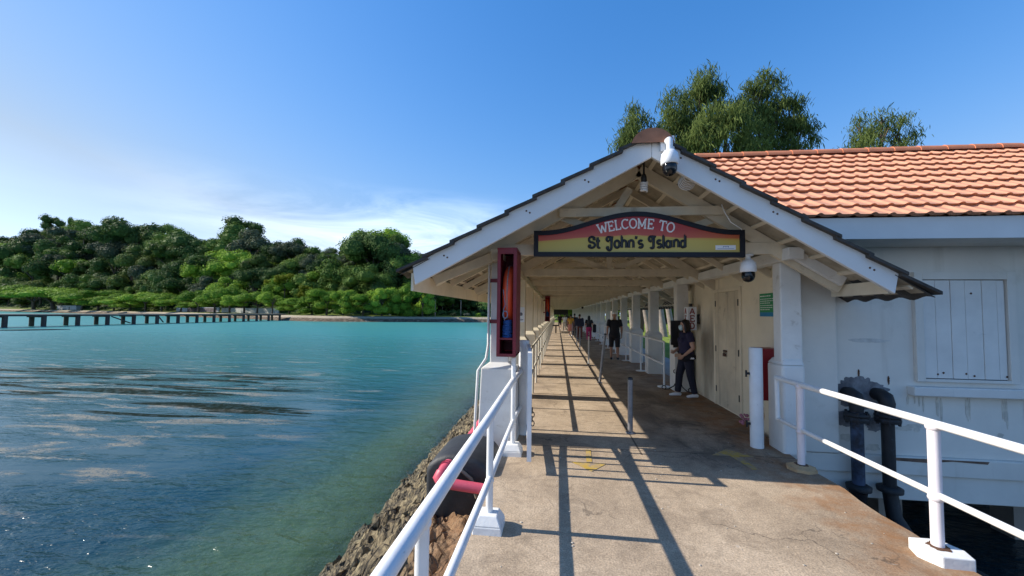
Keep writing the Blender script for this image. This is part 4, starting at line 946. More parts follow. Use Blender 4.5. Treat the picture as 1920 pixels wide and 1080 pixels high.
# damp patch round the pipes, rust nails
m = MB(); m.prism(blot(3.91, .70, .30, .20, 2), 5.594, 5.5985); m.build('mortar_patch', mould, hs_)
m = MB(); m.prism(blot(3.74, .36, .15, .10, 5), 5.595, 5.5985); m.prism(blot(4.09, .30, .14, .09, 9), 5.594, 5.598); m.build('mortar_patch', mould, hs_)
m = MB(); m.prism(blot(4.02, 1.38, .24, .028, 4), 5.596, 5.5985); m.build('mortar_patch', M('scuffed_render', (.55, .54, .51), .9, .2, 8), hs_)
for x, z in ((3.52, .90), (4.25, .90), (3.90, .98)): m = MB(); m.prism(blot(x, z-.03, .012, .055, x, 16), 5.595, 5.5985); m.ball((x, 5.592, z), .012, 8, 5, (1, .5, 1)); m.build('rusty_bolt', rs, hs_)
m = MB(); m.prism([(4.20, -.085), (5.3, -.083), (5.28, -.115), (4.9, -.10), (4.6, -.13), (4.25, -.12)], 5.534, 5.5385); m.build('ledge_stain', ledge_rust, hs_)
drip = M('drip_stain', (.575, .54, .47), .9, .25, 8); rr = random.Random(21)
m = MB()
for q in range(14):
    x = rr.choice((rr.uniform(4.5, 5.8), rr.uniform(3.65, 5.85))); L_ = rr.uniform(.06, .28); z = .69-L_ if 4.46 < x < 5.84 else rr.uniform(1.2, 2.3)
    m.prism(blot(x, z+L_*.2, rr.uniform(.006, .016), L_*.75, q, 20, .35), 5.5955+.0001*q, 5.5985)
for q in range(9): m.prism(blot(rr.uniform(3.7, 5.8), rr.uniform(.0, .35), rr.uniform(.03, .12), rr.uniform(.02, .06), 60+q, 26, .5), 5.5952+.0001*q, 5.5985)
tag(m.build('drip_stains', drip, hs_), kind='stuff')
# door in the side wall
dr = None
m = MB(); y0, y1, z1 = 6.90, 7.90, 2.11
for a in ((y0-.06, y0, 0, z1), (y1, y1+.06, 0, z1), (y0-.06, y1+.06, z1, z1+.06)): m.box(HX0-.025, HX0-.001, a[0], a[1], a[2], a[3], .004)
dr = m.build('door', cream, hs_)
door_paint = M('door_paint', (.66, .57, .42), .65, .14, 2.4, ((.20, .145, .085), .30, 3.2, .75), ((.10, .07, .04), .12, 12), (26, .002), streak=((.13, .09, .05), .42, 5))
for a, c in ((y0+.005, (y0+y1)/2-.004), ((y0+y1)/2+.004, y1-.005)):
    m = MB(); m.box(HX0-.018, HX0-.002, a, c, .03, z1-.006, .003); lf = m.build('door_leaf', door_paint, dr)
m = MB(); ym = (y0+y1)/2; m.box(HX0-.045, HX0-.019, ym-.03, ym+.09, 1.03, 1.06); m.tube([(HX0-.05, ym+.02+.03*math.cos(R(a)), 1.03+.04*math.sin(R(a))) for a in range(180, 361, 20)], .007, 6); m.box(HX0-.065, HX0-.035, ym-.02, ym+.06, .95, 1.005, .006); m.build('padlock', M('rusty_padlock', (.09, .05, .035), .6, .4, 20, metal=.4), dr)
m = MB()
for y in (y0+.03, y1-.03):
    for z in (.25, 1.0, 1.85): m.box(HX0-.024, HX0-.0185, y-.018, y+.018, z, z+.11)
m.build('hinge', black, dr)
m = MB(); m.prism([(p[0], p[1]) for p in blot(6.30, .22, .13, .16, 8, 40, .3)], HX0-.003, HX0-.0008, 'x'); m.build('soot_mark', M('ochre_stain', (.50, .30, .11), .9, .3, 8), hs_)
# cabinet, notice, defibrillator box
t_ = thing('wall_cabinet', 'dark red cabinet on the cream wall behind the right bollard', 'cabinet', (2.96, 5.95, .5))
m = MB(); m.box(2.765, HX0-.001, 5.68, 6.0, .54, 1.235, .008); m.build('body', red_cab, t_)
m = MB(); m.box(2.757, 2.764, 5.70, 5.98, .56, 1.215, .002); m.build('door_panel', red_cab, t_)
m = MB(); m.box(2.74, 2.757, 5.93, 5.95, .86, .93, .004); m.build('handle', black, t_)
t_ = thing('wall_notice', 'green notice with a blue foot and rows of small white text on the cream wall', 'notice', (3.02, 5.9, 1.84))
m = MB(); m.box(3.018, 3.0295, 5.84, 6.24, 1.735, 2.01); m.build('sheet', green_sign, t_)
m = MB(); m.box(3.018, 3.0295, 5.84, 6.24, 1.675, 1.7345); m.build('band', blue_sign, t_)
m = MB(); rr = random.Random(2)
for z, n_, h_ in ((1.965, 6, .014), (1.925, 8, .010), (1.895, 8, .010), (1.865, 6, .010), (1.83, 8, .010), (1.80, 7, .010), (1.77, 5, .010)):
    y = 6.22
    for q in range(n_):
        wd_ = rr.uniform(.018, .05)
        if y-wd_ < 5.86: break
        m.box(3.0165, 3.0178, y-wd_, y, z, z+h_); y -= wd_+.012
m.build('text_lines', letter_white, t_)
t_ = thing('defibrillator_box', 'white box lettered AED in dark red, on the wall end above the masked woman', 'box', (2.85, 8.8, 1.36))
m = MB(); m.box(2.76, 2.95, 8.70, 8.92, 1.36, 1.86, .006); m.build('body', paper, t_)
m = MB(); m.box(2.95, 3.03, 8.76, 8.86, 1.5, 1.7); m.build('bracket', black_pl, t_)
m = MB(); h = .13
for i, ch in enumerate('AED'):
    text(m, ch, (lambda i: lambda u, v: (2.81+u*1.0, 8.697, 1.70-.155*i+v))(i), h, .012)
m.build('lettering', letter_red, t_)
m = MB()
for i, ch in enumerate('AED'):
    text(m, ch, (lambda i: lambda u, v: (2.757, 8.86-u, 1.70-.155*i+v))(i), h, .012, flat=(1, 0, 0))
m.build('lettering', letter_red, t_)
m = MB(); m.box(2.83, 2.89, 8.78, 8.84, 1.86, 1.93); m.build('light', black_pl, t_)
# pink flower ornament tied at the bollard
m = MB(); rr = random.Random(4)
for q in range(16): m.ball((2.50+rr.uniform(-.05, .05), 5.62+rr.uniform(-.04, .04), .30+rr.uniform(-.08, .06)), rr.uniform(.012, .024), 7, 5)
tag(m.build('ribbon', M('faded_pink_ribbon', (.42, .16, .20), .8, .4, 30), origin=(2.5, 5.62, .3)), 'faded pink ribbon tied low on the right bollard', 'ribbon')
# pipes on the front wall
def wall_pipe(x, mt, label, y=5.42):
    t_ = thing('wall_pipe', label, 'pipe', (x, y, -.6), 'pipes under the shuttered window')
    m = MB(); m.tube([(x+.0, 5.60, .70), (x, 5.52, .70), (x, 5.45, .675), (x, y, .61), (x, y, .50)], [.075, .082, .088, .082, .07], 16); m.build('elbow', pipe_black, t_)
    m = MB(); m.lathe((x, y, .38), [(.125, 0), (.13, .03), (.13, .045), (.105, .055), (.13, .065), (.13, .09), (.09, .11)], 18)
    for q in range(6):
        a = q*math.pi/3; m.tube([(x+.115*math.cos(a), y+.115*math.sin(a), .36), (x+.115*math.cos(a), y+.115*math.sin(a), .50)], .016, 6)
    m.build('flange', pipe_black, t_)
    m = MB(); m.tube([(x, y, .50), (x, y, -.42)], .066, 18); m.build('pipe_run', mt, t_)
    m = MB(); m.lathe((x, y, -.46), [(.125, 0), (.13, .05), (.09, .07)], 18); m.build('flange', pipe_black, t_)
    return t_
wall_pipe(3.74, pipe_blue, 'blue-black upright pipe on the white wall, the one closer to the pilaster')
wp = wall_pipe(4.09, pipe_black, 'tarry black upright pipe on the white wall, the one closer to the window')
m = MB(); m.tube([(4.09, 5.42, -.46), (4.10, 5.38, -.75), (4.15, 5.2, -.98), (4.38, 4.7, -1.04), (4.50, 3.95, -1.06), (4.56, 3.6, -1.06), (4.6, 3.3, -1.5), (4.6, 3.2, -2.2)], [.075, .08, .09, .095, .10, .105, .105, .10], 16); m.build('lower_run', pipe_black, wp)
m = MB(); m.tube([(3.74, 5.42, -.46), (3.75, 5.50, -.72), (3.8, 5.9, -.95), (3.8, 7.5, -1.0)], .09, 14); 
m.build('lower_run', pipe_black, bpy.data.objects['wall_pipe'])
rope_b = M('old_brown_rope', (.16, .085, .05), .9, .4, 12, ((.05, .03, .02), .4, 20), None, (80, .01))
m = MB(); rr = random.Random(9)
for q in range(11):
    c = Vector((4.50+.10*(q/10)-.03, 4.05-.05*q, -.99-.006*q)); r_ = .135+rr.uniform(-.008, .03); ph_ = rr.random()*6
    m.tube([c+Vector((r_*math.cos(a*.45), .025*math.sin(a*.9+ph_), r_*math.sin(a*.45))) for a in range(14)], .024, 7, closed=True)
m.tube([(4.42, 4.0, -.88), (4.36, 3.98, -.96), (4.30, 3.93, -1.1), (4.28, 3.9, -1.4)], .02, 7)
tag(m.build('rope', rope_b, origin=(4.5, 3.8, -1)), 'brown rope wound round the dark pipe below the right railing', 'rope')
# black notice stand with scrolled feet
t_ = thing('notice_stand', 'black notice board on a post with curled iron feet beside the masked woman', 'stand', (2.66, 8.98, 0))
sx_, sy_ = 2.66, 8.98
m = MB(); m.box(sx_-.17, sx_+.17, sy_-.02, sy_+.02, 1.02, 1.56, .006); m.build('board', black_pl, t_)
m = MB(); m.tube([(sx_, sy_+.03, .12), (sx_, sy_+.03, 1.04)], .020, 10); m.lathe((sx_, sy_+.03, .86), [(.03, 0), (.036, .03), (.03, .06)], 12); m.build('post', black, t_)
m = MB(); m.box(sx_-.11, sx_+.11, sy_-.005, sy_+.05, .965, 1.02); m.build('bracket', black, t_)
for a in (180, 300, 60):
    m = MB(); ca, sa = math.cos(R(a)), math.sin(R(a))
    prof = [(.0, .42)]+[(.06+.05*math.cos(R(q)), .44+.045*math.sin(R(q))) for q in (160, 90, 30, -30, -80)]+[(.06, .41)]
    m.tube([(sx_+ca*r_, sy_+.03+sa*r_, z) for r_, z in prof], .010, 7)
    prof = [(.015, .40), (.03, .25), (.10, .12), (.22, .05), (.30, .04)]+[(.31+.045*math.cos(R(q)), .085+.045*math.sin(R(q))) for q in (-60, 0, 60, 120, 180, 240)]
    m.tube([(sx_+ca*r_, sy_+.03+sa*r_, z) for r_, z in prof], .011, 7); m.build('leg', black, t_)
# low table and floor mat far down the walkway
t_ = thing('stool', 'small dark stool standing by the left railing far down the walkway', 'stool', (-.12, 34, 0))
m = MB(); m.box(-.40, .16, 33.8, 34.2, .60, .70); m.build('seat', black, t_)
m = MB(); m.box(-.17, -.06, 33.92, 34.08, 0, .60); m.build('leg', black, t_)
m = MB(); m.box(.35, 1.0, 34.6, 37.0, .002, .02); tag(m.build('floor_mat', black, origin=(.6, 35, .002)), 'dark mat lying on the sunlit far floor of the walkway', 'mat')
m = MB(); m.lathe((2.0, 31.7, 2.08), [(.05, .18), (.09, .16), (.10, .08), (.06, .02), (.01, 0)], 14); tag(m.build('dome_lamp', black_pl, origin=(2.0, 31.7, 2.08)), 'small dark dome hanging from a far tie beam', 'lamp')
t_ = thing('dark_opening_board', 'added dark board standing for the dark opening at the far end of the walkway', 'board', (.4, 72.5, 1.3))  # added black board on posts, in place of dark trees in the end opening
m = MB(); m.box(-.95, 1.95, 72.4, 72.5, 1.50, 2.44); m.build('panel', black, t_)
m = MB()
for x in (-.9, 1.9): m.box(x-.04, x+.04, 72.51, 72.58, 0, 2.4)
m.build('post', white, t_)
# ================================================================ people
DG = None
def remesh(mb, vox, smooth=3):
    """union of overlapping closed bodies as one continuous surface"""
    me = mb.mesh('tmp', skin); ob = bpy.data.objects.new('tmp', me); COL.objects.link(ob)
    r_ = ob.modifiers.new('r', 'REMESH'); r_.mode = 'VOXEL'; r_.voxel_size = vox
    s_ = ob.modifiers.new('s', 'SMOOTH'); s_.iterations = smooth; s_.factor = .5
    dg = bpy.context.evaluated_depsgraph_get(); ev = ob.evaluated_get(dg); m2 = bpy.data.meshes.new_from_object(ev, depsgraph=dg)
    out = MB(); out.smooth = True; out.add([v.co.copy() for v in m2.vertices], [tuple(p.vertices) for p in m2.polygons])
    bpy.data.objects.remove(ob); bpy.data.meshes.remove(m2); return out
def limb(mb, pts, rad, sub=4, k=1.0):
    P, Rr = [], []
    for i in range(len(pts)-1):
        a, b = Vector(pts[i]), Vector(pts[i+1])
        for q in range(sub):
            f = q/sub; P.append(a.lerp(b, f)); Rr.append((rad[i]+(rad[i+1]-rad[i])*f)*k)
    P.append(Vector(pts[-1])); Rr.append(rad[-1]*k)
    mb.etube(P, Rr, Rr, 12)
def person(label, loc, rz, h, P, shirt, legs_, shoes, sk=skin, vox=.014, sleeve=.62, leglen=1.0, skirt=False, hairstyle='short', build=1.0, extras=None, group=None, hairm=None, loose=.012, female=False):
    root = thing('person', label, 'person', loc, group)
    s = h/1.70; f = lambda p: Vector(p)*s
    hip = P.get('hip', (.095, 0, .90)); sh_w = .165 if female else .185
    bd = build
    tor = [(0, -.005, .80), (0, 0, .90), (0, .005, 1.02), (0, .01, 1.16), (0, .005, 1.28), (0, -.01, 1.37), (0, -.012, 1.425)]
    trx = [.115*bd, .170*bd, .150*bd, .155*bd, .170, .145, .060]; trY = [.095*bd, .130*bd, .115*bd, .118*bd, .115, .085, .055]
    lean = P.get('lean', (0, 0))
    def L(p): k = max(0, p[2]-.9); return Vector((p[0]+lean[0]*k, p[1]+lean[1]*k, p[2]))
    tor = [L(p) for p in tor]
    shd = {sd_: L((sd_*sh_w, -.01, 1.365)) for sd_ in (-1, 1)}
    arms = {sd_: [shd[sd_], L(P['elb%+d' % sd_]), L(P['wri%+d' % sd_])] for sd_ in (-1, 1)}
    lg = {sd_: [Vector((sd_*hip[0], hip[1], hip[2])), Vector(P['kne%+d' % sd_]), Vector(P['ank%+d' % sd_])] for sd_ in (-1, 1)}
    hd = P.get('head', 0.); ca, sa = math.cos(hd), math.sin(hd)
    hc = L((0, .022, 1.575))
    def H(p): return hc+Vector((p[0]*ca-p[1]*sa, p[0]*sa+p[1]*ca, p[2]))
    def scaled(mb): mb.v = [v*s for v in mb.v]; return mb
    def place(mb, name, m, par):
        M_ = Matrix.Rotation(rz, 4, 'Z'); mb.v = [M_ @ v + Vector(loc) for v in mb.v]; return mb.build(name, m, par)
    b = MB()
    b.etube(tor, trx, trY, 18)
    b.etube([L((0, -.015, 1.36)), L((0, -.005, 1.44)), L((0, .01, 1.52))], [.066, .055, .052], [.066, .055, .052], 12)
    b.etube([H((0, .0, -.115)), H((0, .012, -.10)), H((0, .012, -.07)), H((0, .005, -.02)), H((0, -.003, .03)), H((0, -.008, .075)), H((0, -.008, .105)), H((0, -.008, .118))], [.02, .042, .058, .069, .074, .068, .045, .015], [.025, .052, .074, .088, .096, .088, .058, .02], 16)
    b.ball(H((0, .098, -.028)), .018, 8, 6, (.75, 1.0, 1.3)); b.ball(H((0, .075, -.085)), .026, 8, 6)
    for e in (-1, 1): b.ball(H((e*.075, -.005, -.015)), .022, 8, 6, (.5, .9, 1.4))
    for sd_ in (-1, 1):
        a = arms[sd_]; limb(b, a, [.054*bd**.5, .042*bd**.5, .028]); b.ball(shd[sd_], .062, 10, 8)
        d = (a[2]-a[1]).normalized(); pm = a[2]+d*.045
        b.etube([a[2]-d*.01, a[2]+d*.03, a[2]+d*.07, a[2]+d*.095], [.026, .036, .040, .030], [.018, .017, .016, .012], 10, ax=(0, 1, 0))
        l = lg[sd_]; limb(b, l, [.088*bd, .058*bd**.5, .040]); mid = l[1].lerp(l[2], .33)+Vector((0, -.018, 0)); b.ball(mid, .056, 10, 8, (1, 1, 1.8))
        fd = Vector(P.get('toe%+d' % sd_, (0, 1, 0))).normalized(); an = l[2]
        b.etube([an+Vector((0, 0, .0))-fd*.055-Vector((0, 0, .045)), an-Vector((0, 0, .04)), an+fd*.09-Vector((0, 0, .052)), an+fd*.155-Vector((0, 0, .058))], [.03, .04, .043, .028], [.028, .04, .026, .018], 10)
    bm_ = remesh(b, vox)
    for sd_ in (-1, 1):                                # five fingers each, unequal and bent
        a = arms[sd_]; d = (a[2]-a[1]).normalized(); wv = Vector((0, 1, 0))-d*d.y; wv.normalize(); nrm = d.cross(wv)*(-sd_)
        if P.get('palm'): nrm = Vector(P['palm'])
        base = a[2]+d*.085
        for q, (o_, ln) in enumerate(((.030, .066), (.010, .076), (-.010, .070), (-.029, .054))):
            p0 = base+wv*o_-d*.012; p1 = p0+d*ln*.45+nrm*.006; p2 = p1+d*ln*.33+nrm*.018; p3 = p2+d*ln*.18+nrm*.022
            bm_.tube([p0, p1, p2, p3], [.0092, .0086, .0078, .006], 7)
        t0_ = a[2]+d*.03+wv*.026; bm_.tube([t0_, t0_+wv*.026+d*.026+nrm*.01, t0_+wv*.030+d*.052+nrm*.02], [.012, .0105, .008], 7)
    body = place(scaled(bm_), 'body', sk, root)
    # eyes and brows
    m = MB()
    for e in (-1, 1): m.ball(H((e*.030, .083, .0)), .0105, 8, 6, (1.3, .6, .8))
    place(scaled(m), 'eyes', black_pl, body)
    # shirt
    b = MB(); g = loose
    tt = [t_ for t_ in tor]; tt[0] = Vector((tor[0].x, tor[0].y, P.get('hem', .84)))
    b.etube(tt[:-1]+[L((0, -.01, 1.415))], [r_+g+(.03 if i == 0 else 0) for i, r_ in enumerate(trx[:-1])]+[.082], [r_+g+(.02 if i == 0 else 0) for i, r_ in enumerate(trY[:-1])]+[.074], 18)
    for sd_ in (-1, 1):
        a = arms[sd_]; b.ball(shd[sd_], .066+g, 10, 8)
        if sleeve <= 1: limb(b, [a[0], a[0].lerp(a[1], sleeve)], [.060*bd**.5+g, .056*bd**.5+g])
        else: limb(b, [a[0], a[1], a[1].lerp(a[2], .9)], [.058+g, .050+g, .036+g])
    if female: b.ball(L((.065, .095, 1.24)), .072, 10, 8); b.ball(L((-.065, .095, 1.24)), .072, 10, 8)
    place(scaled(remesh(b, vox, 4)), 'shirt', shirt, root)
    b = MB()
    if skirt:
        b.etube([(0, 0, 1.0), (0, 0, .90), (0, 0, .70), (0, 0, skirt)], [.155*bd, .185*bd, .20*bd, .225*bd], [.12*bd, .15*bd, .18*bd, .22*bd], 18)
    else:
        b.etube([(0, 0, 1.0), (0, 0, .95), (0, -.005, .86), (0, 0, .79)], [.150*bd, .175*bd, .178*bd, .12*bd], [.115*bd, .135*bd, .14*bd, .10*bd], 16)
        for sd_ in (-1, 1):
            l = lg[sd_]
            if leglen >= 1: limb(b, [l[0], l[1], l[2]+Vector((0, 0, .01))], [.100*bd, .076*bd**.5, .062*bd**.5])
            else: limb(b, [l[0], l[1], l[1].lerp(l[2], max(.02, leglen))], [.102*bd, .080*bd**.5, .076*bd**.5])
    place(scaled(remesh(b, vox, 3)), 'skirt' if skirt else 'trousers', legs_, root)
    for sd_ in (-1, 1):
        an = lg[sd_][2]; fd = Vector(P.get('toe%+d' % sd_, (0, 1, 0))).normalized(); z0 = Vector((0, 0, 1))
        m = MB(); m.etube([an-fd*.075-z0*.05, an-fd*.06-z0*.045, an-fd*.0-z0*.035, an+fd*.09-z0*.047, an+fd*.165-z0*.055, an+fd*.185-z0*.058], [.02, .043, .050, .052, .042, .015], [.02, .036, .046, .034, .024, .012], 12)
        sp = MB(); sp.v = m.v; m.v = [Vector((v.x, v.y, max(v.z, an.z-.078))) for v in m.v]
        place(scaled(m), 'shoe', shoes, root)
    # hair
    m = MB(); hm = hairm or hair
    if hairstyle == 'short':
        m.etube([H((0, -.02, -.03)), H((0, -.022, .03)), H((0, -.016, .08)), H((0, -.012, .118)), H((0, -.01, .130))], [.074, .083, .078, .050, .015], [.082, .096, .096, .066, .02], 16)
    elif hairstyle == 'long':
        m.etube([H((0, -.018, .0)), H((0, -.016, .05)), H((0, -.012, .10)), H((0, -.010, .130))], [.080, .084, .068, .015], [.092, .104, .092, .02], 16)
        m.etube([H((0, -.035, .07)), H((0, -.055, -.02)), H((0, -.085, -.14)), H((0, -.115, -.28)), H((0, -.125, -.40)), H((0, -.115, -.46))], [.06, .082, .088, .092, .075, .03], [.06, .060, .050, .048, .040, .02], 14)
        for e in (-1, 1): m.etube([H((e*.066, .02, .06)), H((e*.077, .015, -.03)), H((e*.080, .0, -.13)), H((e*.075, -.03, -.22))], [.012, .018, .02, .012], [.03, .04, .045, .03], 10)
    elif hairstyle == 'bun':
        m.etube([H((0, -.02, -.02)), H((0, -.02, .05)), H((0, -.014, .10)), H((0, -.01, .128))], [.076, .082, .066, .015], [.088, .100, .088, .02], 16); m.ball(H((0, -.12, .05)), .045, 10, 8)
    elif hairstyle == 'cap':
        m.etube([H((0, -.006, .035)), H((0, -.006, .07)), H((0, -.008, .11)), H((0, -.008, .132))], [.084, .083, .065, .015], [.104, .102, .084, .02], 16)
        m.etube([H((0, .07, .04)), H((0, .13, .035)), H((0, .16, .03))], [.07, .062, .03], [.012, .010, .008], 12)
    place(scaled(remesh(m, .012, 2)) if vox < .02 else scaled(m), 'cap' if hairstyle == 'cap' else 'hair', hm, body)
    if extras: extras(root, body, place, scaled, H, L, arms, lg)
    return root
WALKERS = 'people walking down the covered walkway'
def walk(st=.16, ph=1, arms=.10):
    return {'kne-1': (-.10, .05*ph+st*.5*ph+.03, .49), 'ank-1': (-.10, st*ph, .085+.03*(ph < 0)), 'kne+1': (.10, -.05*ph-st*.3*ph+.05, .49), 'ank+1': (.10, -st*ph, .085+.03*(ph > 0)),
            'elb-1': (-.245, -.03-arms*ph*.5, 1.10), 'wri-1': (-.255, .06-arms*ph, .87), 'elb+1': (.245, -.03+arms*ph*.5, 1.10), 'wri+1': (.255, .06+arms*ph, .87)}
# the masked woman by the stand
def woman_extras(root, body, place, scaled, H, L, arms, lg):
    m = MB(); m.etube([H((0, .07, -.108)), H((0, .083, -.09)), H((0, .098, -.05)), H((0, .100, -.022)), H((0, .084, -.003))], [.035, .056, .062, .060, .045], [.02, .034, .036, .030, .014], 14)
    place(scaled(m), 'mask', mask_cloth, body)
    m = MB()
    for e in (-1, 1): m.tube([H((e*.05, .085, -.03)), H((e*.075, .03, -.015)), H((e*.08, -.01, -.005))], .002, 5)
    place(scaled(m), 'mask_loop', mask_cloth, body)
def woman_bag(root):
    Mz = Matrix.Rotation(R(97), 4, 'Z')
    m = MB(); m.etube([(-.215, -.10, .885), (-.20, -.02, .875), (-.165, .10, .87), (-.09, .17, .868), (-.03, .18, .868)], [.04, .075, .085, .08, .03], [.02, .05, .055, .05, .02], 14, ax=(0, 0, 1)); m.v = [Mz @ (v*.945)+Vector(WL) for v in m.v]
    bag = m.build('waist_bag', black_cloth, origin=(WL[0], WL[1], .8)); tag(bag, 'black waist bag with a small white emblem worn by the masked woman', 'bag')
    m = MB(); m.tube([(.17*math.cos(R(a)), .145*math.sin(R(a))+.0, .945) for a in range(0, 360, 20)], (.012), 6, closed=True); m.v = [Mz @ (v*.945)+Vector(WL) for v in m.v]; m.build('strap', black_cloth, bag)
    m = MB(); m.prism([(-.055, .845), (.055, .845), (.035, .865), (.02, .885), (-.005, .872), (-.03, .885), (-.05, .87)], -.269, -.262, 'x'); m.v = [Mz @ (Vector((v.x, v.y*.8-.0, v.z))*.945)+Vector(WL) for v in m.v]; m.build('emblem', paper, bag)
WL = (2.66, 8.47, 0)
PW = {'kne-1': (-.095, -.04, .485), 'ank-1': (-.10, -.13, .085), 'toe-1': (-.1, 1, 0), 'kne+1': (.09, .12, .49), 'ank+1': (.095, .16, .085), 'toe+1': (.05, 1, 0),
      'elb-1': (-.235, -.045, 1.085), 'wri-1': (-.19, .135, .925), 'elb+1': (.225, .0, 1.09), 'wri+1': (.13, .20, .99), 'head': .05, 'lean': (0, .02), 'hem': .86}
person('woman in navy shirt and dark trousers with long black hair and a pale blue mask', WL, R(97), 1.59, PW, navy_cloth, dark_jean, shoe_white, sk=skin_light, vox=.011, sleeve=.55, hairstyle='long', build=1.13, extras=woman_extras, female=True, loose=.016)
woman_bag(None)
m = MB(); m.box(-.06, .06, -.005, .005, -.035, .035, .004); Mz = Matrix.Rotation(R(97), 4, 'Z') @ Matrix.Translation(Vector((-.15, .245, .865))) @ Matrix.Rotation(R(70), 4, 'Z'); m.v = [Mz @ v+Vector(WL) for v in m.v]
tag(m.build('purse', M('tan_leather', (.36, .22, .14), .6, .1), origin=(2.4, 8.4, .8)), 'small tan purse held at the waist by the masked woman', 'purse')
# people walking away down the covered walkway
person('man in a black shirt, black shorts and a pale cap walking away under the roof', (2.10, 14.75, 0), R(-4), 1.78, walk(.15, 1, .06), black_cloth, black_cloth, black_pl, vox=.018, sleeve=.7, leglen=.12, hairstyle='cap', hairm=paper, build=1.08, loose=.008, group=WALKERS)
PINK = cloth('pink_cloth', (.42, .03, .13))
p_ = person('person in a dark top and bright pink trousers walking away with a dark bag', (1.93, 24.3, 0), R(-3), 1.58, walk(.12, -1), black_cloth, PINK, black_pl, vox=.024, hairstyle='long', build=1.1, female=True, group=WALKERS)
m = MB(); m.box(2.16, 2.36, 24.15, 24.45, .55, 1.05, .05); m.tube([(2.26, 24.3, 1.05), (2.16, 24.3, 1.20), (2.08, 24.3, 1.33)], .015, 6); tag(m.build('shoulder_bag', black_cloth, origin=(2.26, 24.3, .55)), 'dark shoulder bag hanging beside the pink trousers', 'bag')
person('person in a navy jacket and rust brown trousers walking away', (1.47, 26.2, 0), R(3), 1.66, walk(.14, 1), cloth('navy_jacket', (.018, .022, .05)), cloth('rust_trousers', (.13, .035, .025)), black_pl, vox=.024, sleeve=2, hairstyle='short', build=1.12, loose=.03, group=WALKERS)
person('person in a yellow top and a salmon skirt walking away', (1.0, 29.6, 0), R(0), 1.62, walk(.11, -1), cloth('yellow_cloth', (.62, .33, .05)), cloth('salmon_cloth', (.60, .23, .17)), shoe_white, vox=.026, skirt=.42, hairstyle='bun', female=True, group=WALKERS)
person('person in a dark shirt just beyond the yellow top', (1.36, 31.2, 0), R(4), 1.70, walk(.13, 1), black_cloth, dark_jean, black_pl, vox=.028, hairstyle='short', group=WALKERS)
person('person in a white shirt and pale trousers far down the walkway', (.72, 38.5, 0), R(0), 1.62, walk(.12, 1), cloth('white_cloth', (.68, .66, .64)), cloth('pale_trousers', (.45, .40, .34)), shoe_white, vox=.03, hairstyle='short', group=WALKERS)
person('person in a black top and black shorts farthest left in the walking group', (.28, 42.5, 0), R(0), 1.66, walk(.15, -1), black_cloth, black_cloth, shoe_white, vox=.03, leglen=.05, hairstyle='short', group=WALKERS)
person('person with dark hair and a dark dress beyond the white shirt', (1.0, 41.0, 0), R(0), 1.66, walk(.1, 1), cloth('dark_dress', (.03, .02, .03)), cloth('dark_skirt', (.03, .02, .03)), black_pl, vox=.03, skirt=.5, hairstyle='long', female=True, group=WALKERS)
# ================================================================ trees
def leaf_material(name, c_dark, c_light, trans=.22, spec=.04):
    m, nt = new_mat(name); t = NT(nt)
    out = t.n('ShaderNodeOutputMaterial'); d = t.n('ShaderNodeBsdfPrincipled'); tr = t.n('ShaderNodeBsdfTranslucent'); mx = t.n('ShaderNodeMixShader')
    g = t.n('ShaderNodeNewGeometry'); oi = t.n('ShaderNodeObjectInfo'); tc = t.n('ShaderNodeTexCoord')
    r1 = t.math('ADD', t.math('MULTIPLY', g.outputs['Random Per Island'], .36), t.math('MULTIPLY', oi.outputs['Random'], .42))
    r1 = t.math('ADD', r1, t.math('MULTIPLY', t.noise(tc.outputs['Object'], .35, 3), .35))
    c = t.ramp(r1, [(.2, c_dark), (.85, c_light)])
    t.l(c, d.inputs['Base Color']); d.inputs['Roughness'].default_value = .65; d.inputs['Specular IOR Level'].default_value = spec
    t.l(c, tr.inputs['Color']); mx.inputs[0].default_value = trans; t.l(d.outputs[0], mx.inputs[1]); t.l(tr.outputs[0], mx.inputs[2]); t.l(mx.outputs[0], out.inputs[0])
    return m
LEAF = {'dark green': leaf_material('dark_leaf', (.030, .060, .020), (.115, .180, .050)),
        'mid green': leaf_material('mid_leaf', (.050, .098, .022), (.185, .27, .056)),
        'olive green': leaf_material('olive_leaf', (.045, .070, .018), (.165, .215, .058)),
        'yellow green': leaf_material('yellow_leaf', (.10, .13, .010), (.27, .29, .03), .38),
        'bright green': leaf_material('bright_leaf', (.065, .145, .018), (.31, .46, .060), .28),
        'grey green': leaf_material('grey_leaf', (.035, .050, .026), (.12, .145, .085)),
        'casuarina': leaf_material('needle_leaf', (.036, .060, .018), (.175, .225, .065), .34)}
